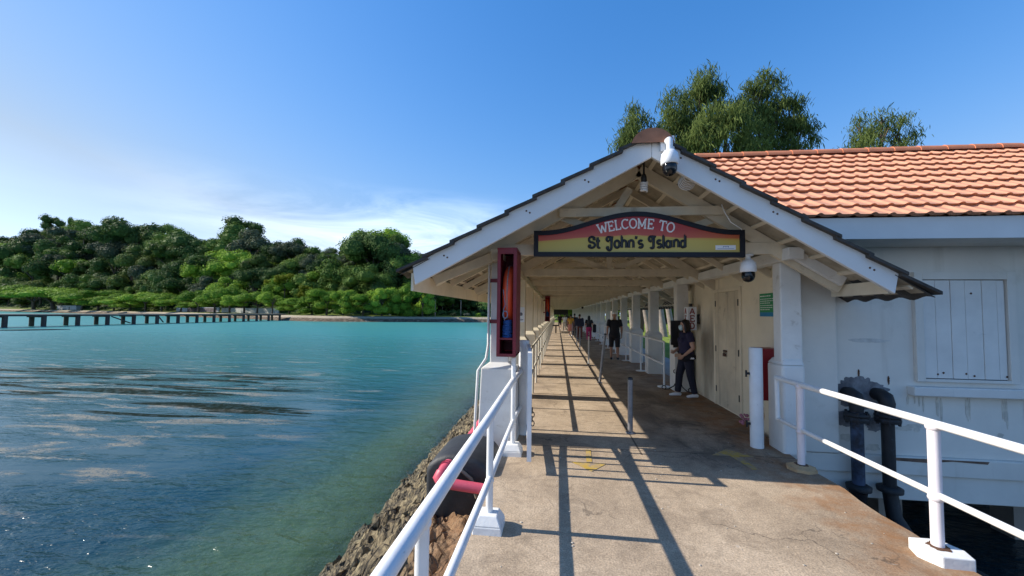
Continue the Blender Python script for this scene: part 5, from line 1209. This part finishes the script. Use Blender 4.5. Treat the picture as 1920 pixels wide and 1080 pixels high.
def crown_mesh(seed, shape, nblob, nleaf, ls):
    """lumpy crown (unit size): leaf clusters spread through overlapping clumps, thin below, with gaps between the clumps"""
    rr = random.Random(seed); mb = MB(); bl = []
    for i in range(nblob):
        for _ in range(60):
            p = Vector((rr.uniform(-1, 1), rr.uniform(-1, 1), rr.uniform(-1, 1)))
            if p.length > 1: continue
            if shape == 'round': q = Vector((p.x*.95, p.y*.95, p.z*.8)); ok = p.length > .35
            elif shape == 'spread': q = Vector((p.x*1.2, p.y*1.2, .15+abs(p.z)*.55)); ok = p.length > .3
            elif shape == 'tall': q = Vector((p.x*.6*(1-.35*max(0, p.z)), p.y*.6, p.z*1.15)); ok = True
            elif shape == 'flat': q = Vector((p.x*1.35, p.y*1.35, .45+p.z*.22)); ok = True
            elif shape == 'billow': q = Vector((p.x*.9, p.y*.9, p.z*.95)); ok = p.length > .5
            if ok: break
        bl.append((q, rr.uniform(.28, .50)*(1 if shape != 'flat' else .65)))
    for q, r_ in bl:
        n = int(nleaf*r_*r_*6.5/nblob*1.1)
        sun_k = rr.random()
        for _ in range(n):
            d = Vector((rr.gauss(0, 1), rr.gauss(0, 1), rr.gauss(0, 1)+.25)).normalized()
            if d.z < -.55: continue
            rad = r_*(rr.uniform(.72, 1.06) if rr.random() < .8 else rr.uniform(.3, .8))
            c = q+Vector((d.x*rad, d.y*rad, d.z*rad*.85))
            nrm = (d*1.0+Vector((rr.gauss(0, .36), rr.gauss(0, .36), rr.gauss(0, .36)+.18))).normalized()
            u = nrm.cross(Vector((rr.gauss(0, 1), rr.gauss(0, 1), rr.gauss(0, 1)))).normalized(); v = nrm.cross(u)
            a, b_ = ls*rr.uniform(.6, 1.25), ls*rr.uniform(.45, .9)
            mb.add([c-u*a, c-v*b_*.8+u*a*.1, c+u*a, c+v*b_], [(0, 1, 2, 3)])
        # dim core so the clumps are not see-through
        k = MB(); k.ball(q, r_*.70, 7, 5, (1, 1, .8))
        k.v = [q+(v-q)*(1+.25*mn.noise(v*5)) for v in k.v]; k.sm = [False]*len(k.sm)
        mb.add(k.v, k.f)
    return mb.v, mb.f
def trunk_mesh(seed, hh, r0, spread, forks=5):
    rr = random.Random(seed); mb = MB()
    top = Vector((rr.uniform(-.04, .04)*hh, rr.uniform(-.04, .04)*hh, hh*.55))
    mb.tube([(0, 0, -.3), (top.x*.4, top.y*.4, hh*.25), top], [r0*1.3, r0, r0*.8], 8)
    for q in range(forks):
        a = 2*math.pi*q/forks+rr.uniform(-.4, .4); e = top+Vector((math.cos(a)*spread, math.sin(a)*spread, hh*rr.uniform(.38, .6)))
        mb.tube([top-Vector((0, 0, .02*hh)), top.lerp(e, .5)+Vector((0, 0, .05*hh)), e], [r0*.6, r0*.4, r0*.15], 6)
    return mb.v, mb.f
def mesh_from(name, vf, mt, sm=False):
    me = bpy.data.meshes.new(name); me.from_pydata([tuple(v) for v in vf[0]], [], vf[1]); me.materials.append(mt)
    if sm: me.polygons.foreach_set('use_smooth', [True]*len(me.polygons))
    me.update(); return me
SHAPES = {'rounded': ('round', 15), 'broad spreading': ('spread', 16), 'tall narrow': ('tall', 11), 'flat topped': ('flat', 16), 'billowing': ('billow', 20)}
CROWN = {}
for i, (nm, (shp, nb)) in enumerate(SHAPES.items()):
    for v in range(4): CROWN[nm, v] = crown_mesh(20+i*7+v*31, shp, nb+(0, 4, -4, 7)[v], 5600, (.046, .040, .052, .038)[v])
TRK = {'rounded': trunk_mesh(1, 1, .05, .3), 'broad spreading': trunk_mesh(2, 1, .06, .5), 'tall narrow': trunk_mesh(3, 1.2, .045, .15), 'flat topped': trunk_mesh(4, 1, .05, .55), 'billowing': trunk_mesh(5, 1, .06, .35)}
MCACHE = {}
def tree(x, y, z, rx, rz_, lift, form, colour, label, group=None, rot=0., var=0, trunkm=trunk_mat, name='tree'):
    """crown of half-width rx, half-height rz_, its centre lifted above the ground"""
    t_ = thing(name, label, 'tree', (x, y, z), group); t_.rotation_euler[2] = rot
    kc = ('c', form, var, colour)
    if kc not in MCACHE: MCACHE[kc] = mesh_from('crown', CROWN[form, var], LEAF[colour])
    c = bpy.data.objects.new('crown', MCACHE[kc]); COL.objects.link(c); c.parent = t_; c.location = (0, 0, lift); c.scale = (rx, rx, rz_)
    kt = ('t', form, trunkm.name)
    if kt not in MCACHE: MCACHE[kt] = mesh_from('trunk', TRK[form], trunkm, True)
    k = bpy.data.objects.new('trunk', MCACHE[kt]); COL.objects.link(k); k.parent = t_; k.scale = (rx, rx, max(.5, lift+rz_*.15))
    return t_
# --- wooded hill across the bay
rr = random.Random(41)
def below_eave(px): return px > 905
def gx_for(px, d):
    """point on the bearing of px lying d metres behind the shoreline"""
    r_ = ray(px, 590); k = r_.x/r_.y; lo, hi = 60., 500.
    for _ in range(40):
        mid = (lo+hi)/2
        if mid-shore_y(k*mid) < d: lo = mid
        else: hi = mid
    return k*lo, lo
cols = ['dark green']*4+['mid green']*3+['olive green']*2+['grey green']*2+['bright green']
forms = ['rounded']*3+['broad spreading']*2+['billowing']*3+['tall narrow', 'flat topped']
bands = [(76, 'on the hill crest', 9.5), (65, 'just below the hill crest', 9), (55, 'high on the hillside', 8.6), (45, 'halfway up the hillside', 8.2), (36, 'low on the hillside', 7.4), (28, 'at the foot of the hill', 6)]
marks = [(60, 'behind the outer end of the old pier'), (150, 'behind the small white hut'), (250, 'between the white hut and the painted wall'), (330, 'left of the painted wall'), (420, 'behind the painted wall'), (520, 'behind the pale boundary wall'), (620, 'between the yellow green tree and the green court'), (740, 'behind the green court fence'), (960, 'beside the eave of the covered walkway')]
sizes = ['small', 'middling', 'large']
pend = []
for bi, (d, bname, base_r) in enumerate(bands):
    px = -75.
    while px < 925:
        x, y = gx_for(px, d+rr.uniform(-4, 4)); dist = math.hypot(x, y)
        f_, c_ = rr.choice(forms), rr.choice(cols)
        sc_k = rr.choice((.55, .7, .8, .95, 1.1, 1.3, 1.5) if bi > 1 else (.5, .62, .7, .8, .95))*rr.uniform(.9, 1.1)
        if bi in (0, 1): c_ = rr.choice(['mid green', 'dark green', 'olive green', 'dark green'])
        if px > 560 and rr.random() < .4: c_ = 'mid green'
        r_ = base_r*sc_k*(dist/190)**.5
        z = land_z(x, y); rz_ = r_*rr.uniform(.8, 1.15); lift = rz_*(.9 if bi > 1 else .55)+rr.uniform(.5, 2.0)
        pend.append([px, d, bname, x, y, z, r_, rz_, lift, f_, c_, sizes[0 if sc_k < .76 else 1 if sc_k < 1.12 else 2], rr.uniform(0, 6.28), rr.randint(0, 3)])
        px += r_*2*FPX/dist*(.58 if bi else .62)*rr.uniform(.8, 1.15)
def mark_of(px):
    for a, n in marks:
        if px < a: return n
    return marks[-1][1]
seen = {}
ordw = ['leftmost', 'second from left', 'third from left', 'fourth from left', 'fifth from left', 'sixth from left']
for e in pend:
    key = (e[11], e[10], e[9], e[2], mark_of(e[0])); seen.setdefault(key, []).append(e)
for key, es in seen.items():
    es.sort(key=lambda q: q[0])
    for i, e in enumerate(es):
        sz, c_, f_, bn, mk_ = key
        lab = '%s %s %s tree %s %s' % (sz, c_, f_, bn, mk_)
        if len(es) > 1: lab = ('left hand ' if i == 0 else 'right hand ' if i == len(es)-1 else 'middle ')+lab
        lab = ' '.join(lab.split()[:16])
        tree(e[3], e[4], e[5], e[6], e[7], e[8], f_, c_, lab, 'trees on the wooded hill', e[12], e[13])
# understory that fills between the crowns: nobody could count it
mb = MB(); rr2 = random.Random(5)
for _ in range(15000):
    px = rr2.uniform(-75, 930); d = rr2.uniform(19, 84); x, y = gx_for(px, d); z = land_z(x, y)+rr2.uniform(.3, 3.6)
    if d < 26: z = land_z(x, y)+rr2.uniform(.1, 1.6)
    n = Vector((rr2.gauss(0, .6), rr2.gauss(0, .6)-.5, 1)).normalized(); u = n.cross(Vector((rr2.gauss(0, 1), rr2.gauss(0, 1), 0.1))).normalized(); v = n.cross(u); s_ = rr2.uniform(.5, 1.1); c = Vector((x, y, z))
    mb.add([c-u*s_, c-v*s_*.7, c+u*s_, c+v*s_*.8], [(0, 1, 2, 3)])
tag(mb.build('undergrowth', LEAF['dark green'], fix=False), kind='stuff')
# pale fan palms on the slope
fr_m = leaf_material('pale_palm_leaf', (.10, .12, .085), (.24, .27, .21))
def fan_palm(px, py, d, r_, label):
    x, y = gx_for(px, d); z = land_z(x, y); zc = at(px, py, y).z
    t_ = thing('palm', label, 'palm', (x, y, z), 'pale fan palms on the hill')
    m = MB(); m.tube([(x, y, z-.3), (x+.1, y, (z+zc)/2), (x, y, zc)], [.3, .25, .2], 7); m.build('trunk', trunk_mat, t_)
    m = MB(); r3 = random.Random(int(px))
    for q in range(15):
        a = r3.uniform(0, 6.28); el = r3.uniform(-.3, 1.2); d_ = Vector((math.cos(a)*math.cos(el), math.sin(a)*math.cos(el), math.sin(el))); side = d_.cross(Vector((0, 0, 1))).normalized()
        b0 = Vector((x, y, zc)); nf = 9
        for k in range(nf):
            an = (k-(nf-1)/2)*.17; dd = (d_*math.cos(an)+side*math.sin(an)); tip = b0+dd*r_*1.0-Vector((0, 0, .12*r_)); w_ = side*.09*r_
            m.add([b0+d_*r_*.30-w_*.4, b0+d_*r_*.30+w_*.4, tip+w_*.12, tip-w_*.12], [(0, 1, 2, 3)])
    m.build('crown', fr_m, t_, fix=False)
fan_palm(612, 478, 50, 4.2, 'pale fan palm on the slope, leftmost of the fan palms')
fan_palm(634, 492, 46, 4.0, 'pale fan palm lower on the slope between two others')
fan_palm(650, 480, 49, 3.8, 'pale fan palm rightmost of the fan palms on the slope')
# --- row of trees along the shore, lawn edge
row = [(62, 9, 'broad spreading', 545, 34), (100, 8, 'broad spreading', 543, 36), (152, 9, 'rounded', 546, 26), (184, 8, 'rounded', 546, 24), (213, 8, 'rounded', 546, 24), (243, 8, 'rounded', 548, 26), (272, 8, 'rounded', 548, 26), (303, 9, 'broad spreading', 550, 24), (338, 8, 'rounded', 553, 24),
       (372, 8, 'broad spreading', 550, 25), (402, 8, 'rounded', 548, 24), (430, 8, 'broad spreading', 547, 26), (458, 8, 'rounded', 546, 26), (482, 9, 'broad spreading', 546, 24), (510, 8, 'rounded', 548, 26), (542, 8, 'rounded', 556, 24), (585, 8, 'billowing', 548, 28), (612, 9, 'rounded', 543, 28), (643, 8, 'billowing', 540, 28), (680, 8, 'rounded', 543, 28), (716, 8, 'billowing', 540, 30), (756, 7, 'billowing', 533, 36), (792, 7, 'billowing', 538, 26)]
nth = ['first', 'second', 'third', 'fourth', 'fifth', 'sixth', 'seventh', 'eighth', 'ninth', 'tenth', 'eleventh', 'twelfth', 'thirteenth', 'fourteenth', 'fifteenth', 'sixteenth', 'seventeenth', 'eighteenth', 'nineteenth', 'twentieth', 'twenty-first', 'twenty-second', 'twenty-third']
for i, (px, d, f_, ytop, wpx) in enumerate(row):
    x, y = gx_for(px, d+2); z = land_z(x, y); dist = math.hypot(x, y); top = at(px, ytop+((i*37) % 11-5)*1.3, y).z
    rx = wpx*(.85+.3*((i*53) % 7)/6)*dist/FPX*.92; hh = top-z; rz_ = hh*.46
    fz = {'rounded': .95, 'broad spreading': 1.25, 'billowing': 1.1}[f_]
    tree(x, y, z, rx, rz_*fz, hh-rz_*fz*(.98 if f_ != 'broad spreading' else .8), f_, 'bright green', 'bright green %s tree, %s from the left in the shoreline row' % ({'rounded': 'rounded', 'broad spreading': 'umbrella shaped', 'billowing': 'bushy'}[f_], nth[i]), 'trees in the shoreline row', rr.uniform(0, 6), i % 2)
for px, ytop, d, rx, f_, c_, lab in ((88, 404, 74, 12, 'billowing', 'dark green', 'broad dark crown standing highest on the crest at the left end of the hill'), (122, 412, 76, 4.5, 'tall narrow', 'mid green', 'narrow tree on the crest just right of the highest left crown'), (203, 410, 75, 10, 'billowing', 'dark green', 'dark tree on the crest standing clear of its neighbours above the small white hut'), (292, 414, 74, 13, 'rounded', 'mid green', 'wide airy tree on the crest above the painted wall'), (452, 411, 72, 16, 'billowing', 'dark green', 'widest dark crown on the middle of the hill crest'), (706, 419, 66, 13, 'rounded', 'bright green', 'big bright crown on the crest above the green court'), (745, 440, 64, 6, 'billowing', 'mid green', 'crest tree just right of the big bright crown'), (533, 510, 22, 4.2, 'rounded', 'yellow green', 'yellow green tree standing behind the shoreline row near the pier head'), (508, 520, 24, 3.2, 'rounded', 'yellow green', 'smaller yellow green tree left of the bigger yellow green one'), (290, 515, 28, 4.6, 'flat topped', 'yellow green', 'flat yellow green tree above the shoreline row left of the painted wall'), (572, 535, 20, 3.4, 'billowing', 'yellow green', 'low yellow green tree behind the row beside the green court'),
                                     (390, 478, 34, 8.5, 'flat topped', 'dark green', 'wide dark flat topped tree above the painted wall'), (348, 487, 36, 7.0, 'flat topped', 'dark green', 'dark flat topped tree left of the widest flat topped one')):
    x, y = gx_for(px, d); z = land_z(x, y); top = at(px, ytop, y).z; rz_ = max(2., min(5., rx*.8)) if d < 60 else (top-z)*.46; tree(x, y, z, rx, rz_, top-z-rz_*.95, f_, c_, lab, None, 1.3, 0)
# shrubs and lamp posts along the shore lawn
for i, (px, nm) in enumerate(((739, 'green'), (788, 'reddish'), (801, 'pale'), (851, 'grey'), (875, 'pale pink'), (897, 'small green'))):
    x, y = gx_for(px, 13); z = land_z(x, y)
    t_ = tag(thing('shrub', '%s rounded shrub on the far shore lawn %s' % (nm, ('beside the green court', 'under the last row tree', 'left of the first lamp post', 'between the two lamp posts', 'just right of the second lamp post', 'nearest the first walkway column')[i]), 'shrub', (x, y, z), 'shrubs on the far shore'))
    kc = ('c', 'rounded', i % 2, 'sh%d' % i)
    c = bpy.data.objects.new('foliage', mesh_from('foliage', CROWN['rounded', i % 2], [LEAF['mid green'], LEAF['olive green'], LEAF['grey green'], LEAF['grey green'], fr_m, LEAF['bright green']][i])); COL.objects.link(c); c.parent = t_; c.location = (0, 0, .7); c.scale = (1.3, 1.3, .95)
for px, lab in ((816, 'slim grey lamp post on the far shore lawn, the left one'), (864, 'slim grey lamp post on the far shore lawn, the right one')):
    x, y = gx_for(px, 14); z = land_z(x, y); t_ = thing('lamp_post', lab, 'lamp post', (x, y, z), 'lamp posts on the far shore')
    m = MB(); m.tube([(x, y, z), (x, y, z+6.2)], [.12, .08], 8); m.build('pole', grey_metal, t_)
    m = MB(); m.box(x-.5, x+.12, y-.1, y+.1, z+6.2, z+6.32); m.build('lamp_head', grey_metal, t_)
# low buildings and walls behind the shoreline row
def hut(px0, px1, d, h_, name, label, cat, wm, roof=None, doorc=None, murals=None):
    xa, ya = gx_for(px0, d); xb, yb = gx_for(px1, d); a = Vector((xa, ya, 0)); b_ = Vector((xb, yb, 0)); z = min(land_z(xa, ya), land_z(xb, yb))
    t_ = thing(name, label, cat, ((xa+xb)/2, (ya+yb)/2, z)); dr_ = (b_-a); ln = dr_.length; dr_.normalize(); nv = Vector((dr_.y, -dr_.x, 0))
    if nv.y > 0: nv = -nv
    def q(u, dep, zz): p = a+dr_*u-nv*dep; return (p.x, p.y, z+zz)
    def slab(mm, u0, u1, d0, d1, z0, z1):
        mm.add([q(u, dd, zz) for zz in (z0, z1) for u, dd in ((u0, d0), (u1, d0), (u1, d1), (u0, d1))], [(3, 2, 1, 0), (4, 5, 6, 7), (0, 1, 5, 4), (1, 2, 6, 5), (2, 3, 7, 6), (3, 0, 4, 7)])
    return t_, slab, ln
grey_wall = M('grey_rendered_wall', (.38, .40, .42), .85, .12, .6, ((.2, .2, .2), .25, 1.2))
pale_wall = M('pale_wall', (.46, .46, .42), .85, .12, .6)
t_, slab, ln = hut(106, 142, 14, 3, 'hut', 'small white hut behind the shoreline trees near the outer pier', 'hut', None)
m = MB(); slab(m, 0, ln, 0, 3.5, -.2, 3.0); m.build('wall', grey_wall, t_); m = MB(); slab(m, -.3, ln+.3, -.3, 3.8, 3.0, 3.2); m.build('roof', conc, t_); m = MB(); slab(m, ln*.63, ln*.68, -.03, .05, 0, 2.2); m.build('door', black, t_)
t_, slab, ln = hut(330, 410, 17, 3, 'boundary_wall', 'grey wall with a dark painted mural behind the shoreline trees', 'wall', None)
m = MB(); slab(m, 0, ln, 0, .4, -.3, 2.6); m.build('wall', grey_wall, t_)
mur = M('mural_paint', (.10, .07, .08), .8, .9, .9, ((.30, .20, .18), .35, .8), ((.03, .05, .12), .35, 1.3))
m = MB(); slab(m, ln*.28, ln*.95, -.03, .0, .1, 2.3); m.build('mural', mur, t_)
t_, slab, ln = hut(415, 522, 17, 3, 'boundary_wall', 'long pale boundary wall behind the shoreline trees near the pier head', 'wall', None)
m = MB(); slab(m, 0, ln, 0, .4, -.3, 2.3); m.build('wall', pale_wall, t_); m = MB(); slab(m, 0, ln, -.06, .46, 2.3, 2.42); m.build('coping', conc, t_)
t_, slab, ln = hut(636, 732, 18, 3, 'sports_court', 'fenced court with green screens and a small white roof behind the trees', 'court', None)
gscr = M('green_screen', (.012, .05, .04), .9, .3, .5)
m = MB(); slab(m, 0, ln, 0, .15, .9, 3.6); m.build('screen', gscr, t_)
m = MB(); slab(m, 0, ln, 0, .3, -.3, .75); m.build('base_wall', M('green_base', (.05, .13, .05), .9), t_)
for u in (0, .24, .48, .72, 1.0):
    m = MB(); slab(m, ln*u-.12, ln*u+.12, -.12, .12, -.3, 3.9); m.build('post', white if u in (0, 1.0) else grey_metal, t_)
m = MB(); slab(m, ln*.56, ln*.80, 1, 5, 4.3, 4.9); m.build('roof', letter_white, t_)
m = MB(); slab(m, -.2, ln*.03, -.1, .1, 0, 4.2); slab(m, ln*.97, ln*1.02, -.1, .1, 0, 3.8); m.build('gate_pillar', white, t_)
# --- old pier
pr_ = thing('pier', 'old dark timber pier on paired piles across the bay', 'pier', (-97, 92, WZ))
pw_ = M('old_pier_timber', (.075, .06, .05), .9, .3, .6, ((.25, .21, .17), .2, 1.5)); pd_ = M('pier_deck', (.30, .26, .21), .9, .25, .4, ((.1, .08, .07), .35, .9))
m = MB(); m.box(-99.3, -95.2, 50, 128, .28, .42); m.build('deck', pd_, pr_)
m = MB(); m.box(-99.2, -98.9, 50, 128, .02, .279); m.box(-95.6, -95.25, 50, 128, .02, .279); m.build('girder', pw_, pr_)
y = 52.
pl_ = None
while y < 126:
    m = MB(); x = -95.45
    if pl_ is None or True:
        m.tube([(-95.45, y, -4), (-95.45, y, .02)], .36, 8); m.tube([(-98.6, y+.3, -4), (-98.6, y+.3, .02)], .36, 8); m.box(-99.0, -95.2, y-.2, y+.2, -.22, .018)
        m.build('pile_bent', pw_, pr_)
    y += 5.2
for ya, yb in ((73.4, 77.2), (83.3, 84.6)): m = MB(); m.tube([(-95.3, ya, -.1), (-95.3, yb, -1.6)], .13, 6); m.build('brace', pw_, pr_)
m = MB(); m.tube([(-84, 49, WZ+.03), (-81, 50.5, WZ+.04), (-79.5, 53, WZ+.04), (-79, 55, WZ+.03)], [.06, .14, .12, .05], 8); tag(m.build('driftwood', pw_, origin=(-81, 51, WZ)), 'long dark piece of driftwood floating off the old pier', 'driftwood')
# --- land side: casuarinas and a dark grove
def casuarina_crown(seed, lobes, n, ls):
    """drooping needle sprays along limbs; lobes: (centre, radii)"""
    rr = random.Random(seed); mb = MB(); wd = MB()
    for (c, rad) in lobes:
        c = Vector(c); rad = Vector(rad)
        k = int(n*rad.x*rad.z)
        nb = max(10, int(k/130)); br = []
        for _ in range(nb):
            d = Vector((rr.gauss(0, 1), rr.gauss(0, 1), rr.gauss(0, 1)+.3)).normalized(); q = rr.uniform(.45, 1.0)
            br.append(c+Vector((d.x*rad.x*q, d.y*rad.y*q, d.z*rad.z*q)))
        for p in br[::2]: wd.tube([c-Vector((0, 0, rad.z*.6)), c.lerp(p, .5)+Vector((0, 0, .2)), p], [.10, .06, .02], 5)
        for i in range(k):
            p = rr.choice(br); cl = rr.gauss(0, 1)
            o = p+Vector((rr.gauss(0, .40), rr.gauss(0, .40), rr.gauss(0, .36)))
            up = rr.random()
            d = Vector((rr.gauss(0, .45), rr.gauss(0, .45), -1 if up < .50 else .8)).normalized(); L = ls*rr.uniform(.5, 1.3)
            s_ = d.cross(Vector((rr.gauss(0, 1), rr.gauss(0, 1), .2))).normalized()*rr.uniform(.025, .055)
            m_ = o+d*L*.5+Vector((0, 0, .04)); e = o+d*L
            mb.add([o-s_*.5, o+s_*.5, m_+s_, e+s_*.2, e-s_*.2, m_-s_], [(0, 1, 2, 5), (5, 2, 3, 4)])
    return mb, wd
def casuarina(px, Y, lobes_px, label, seed, n=330, lean=0.):
    base = at(px, 590, Y); base.z = -.1
    t_ = thing('casuarina_tree', label, 'tree', base, 'casuarina trees behind the house')
    lobes = []
    for (lx, ly, rw, rh) in lobes_px:
        c = at(lx, ly+13, Y+((lx*7) % 5-2)*.6); k = Y/FPX; lobes.append((c, (rw*k, rw*k*.85, rh*k)))
    mb, wd = casuarina_crown(seed, lobes, n, .62)
    top = Vector(lobes[0][0])
    wd.tube([base-Vector((0, 0, .3)), base+Vector((lean, 0, 6)), Vector((base.x*.5+top.x*.5, Y, top.z*.6)), top], [.42, .36, .25, .08], 9)
    for c, r_ in lobes[1:]: wd.tube([Vector((base.x*.5+top.x*.5, Y, top.z*.62)), Vector(c)-Vector((0, 0, r_[2]*.4)), Vector(c)], [.16, .1, .04], 6)
    wd.build('trunk', trunk_mat, t_, fix=False); mb.build('crown', LEAF['casuarina'], t_, fix=False); return t_
casuarina(1200, 41, [(1190, 225, 28, 40), (1205, 255, 40, 32), (1170, 268, 26, 20), (1178, 245, 22, 26), (1215, 300, 50, 40)], 'feathery casuarina above the gable peak, leftmost of those behind the roof', 3)
casuarina(1290, 44, [(1318, 150, 30, 30), (1308, 185, 42, 36), (1275, 205, 36, 44), (1258, 245, 40, 42), (1300, 240, 44, 46), (1335, 180, 26, 36), (1290, 300, 60, 50)], 'tallest feathery casuarina right of the gable peak', 4)
casuarina(1430, 46, [(1440, 150, 26, 24), (1420, 168, 34, 26), (1385, 185, 22, 22), (1455, 200, 34, 40), (1400, 215, 40, 36), (1480, 215, 34, 40), (1495, 252, 34, 30), (1430, 260, 60, 34), (1455, 300, 70, 40)], 'broad dark feathery casuarina rising over the ridge of the orange roof', 5)
casuarina(1345, 40, [(1365, 205, 28, 30), (1345, 225, 36, 36), (1320, 245, 32, 30), (1390, 245, 40, 34), (1350, 270, 56, 26), (1410, 275, 40, 20)], 'yellower bushy casuarina in front of the broad dark one', 6, 380)
casuarina(1640, 52, [(1655, 212, 24, 12), (1612, 222, 20, 16), (1690, 215, 12, 9), (1655, 240, 38, 20), (1612, 255, 26, 20), (1690, 250, 22, 22), (1640, 275, 60, 26)], 'thin airy casuarina alone over the right part of the orange roof', 7, 200)
rr = random.Random(77)
gl = []
for i, (px, Y, r_) in enumerate(((1118, 92, 7), (1140, 84, 6), (1158, 96, 8), (1185, 80, 6), (1205, 90, 7), (1226, 82, 7), (1248, 92, 8), (1270, 84, 7), (1296, 88, 8), (1322, 84, 8), (1080, 110, 9), (1050, 100, 9), (1020, 112, 9), (985, 120, 9), (950, 130, 9), (1095, 100, 8))):
    p = at(px, 590, Y); c_ = rr.choice(['dark green', 'mid green', 'dark green', 'olive green'])
    tree(p.x, Y, -.1, r_, r_*.8, r_*.85+1.0, rr.choice(['rounded', 'billowing']), c_, '%s tree in the shady grove beyond the lawn, %s from its left end' % (c_, nth[sorted([1118, 1140, 1158, 1185, 1205, 1226, 1248, 1270, 1296, 1322, 1080, 1050, 1020, 985, 950, 1095]).index(px)]), 'trees of the grove beyond the lawn', rr.uniform(0, 6), i % 2)
for i, (px, Y, ln_) in enumerate(((1246, 33, -1.6), (1262, 36, -1.9), (1218, 40, -2.2), (1187, 46, -1.3), (1165, 52, 1.0), (1203, 60, -1.8), (1146, 66, .8))):
    p = at(px, 590, Y); p.z = -.1; t_ = thing('leaning_tree', 'pale leaning tree trunk on the sunlit lawn, %s from the right seen between the columns' % nth[[0, 1, 2, 4, 5, 3, 6].index(i) if i in (0, 1, 2, 3, 4, 5, 6) else i], 'tree', p, 'pale trunks on the lawn')
    m = MB(); top = p+Vector((ln_, .5, 9)); m.tube([p-Vector((0, 0, .3)), p+Vector((ln_*.25, .1, 3)), p+Vector((ln_*.62, .3, 6)), top], [.30, .22, .19, .10], 9); m.build('trunk', trunk_pale, t_)
    c = bpy.data.objects.new('crown', mesh_from('crown', CROWN['billowing', i % 2], LEAF['mid green'])); COL.objects.link(c); c.parent = t_; c.location = (ln_, .5, 9.2); c.scale = (3.4, 3.4, 2.6)
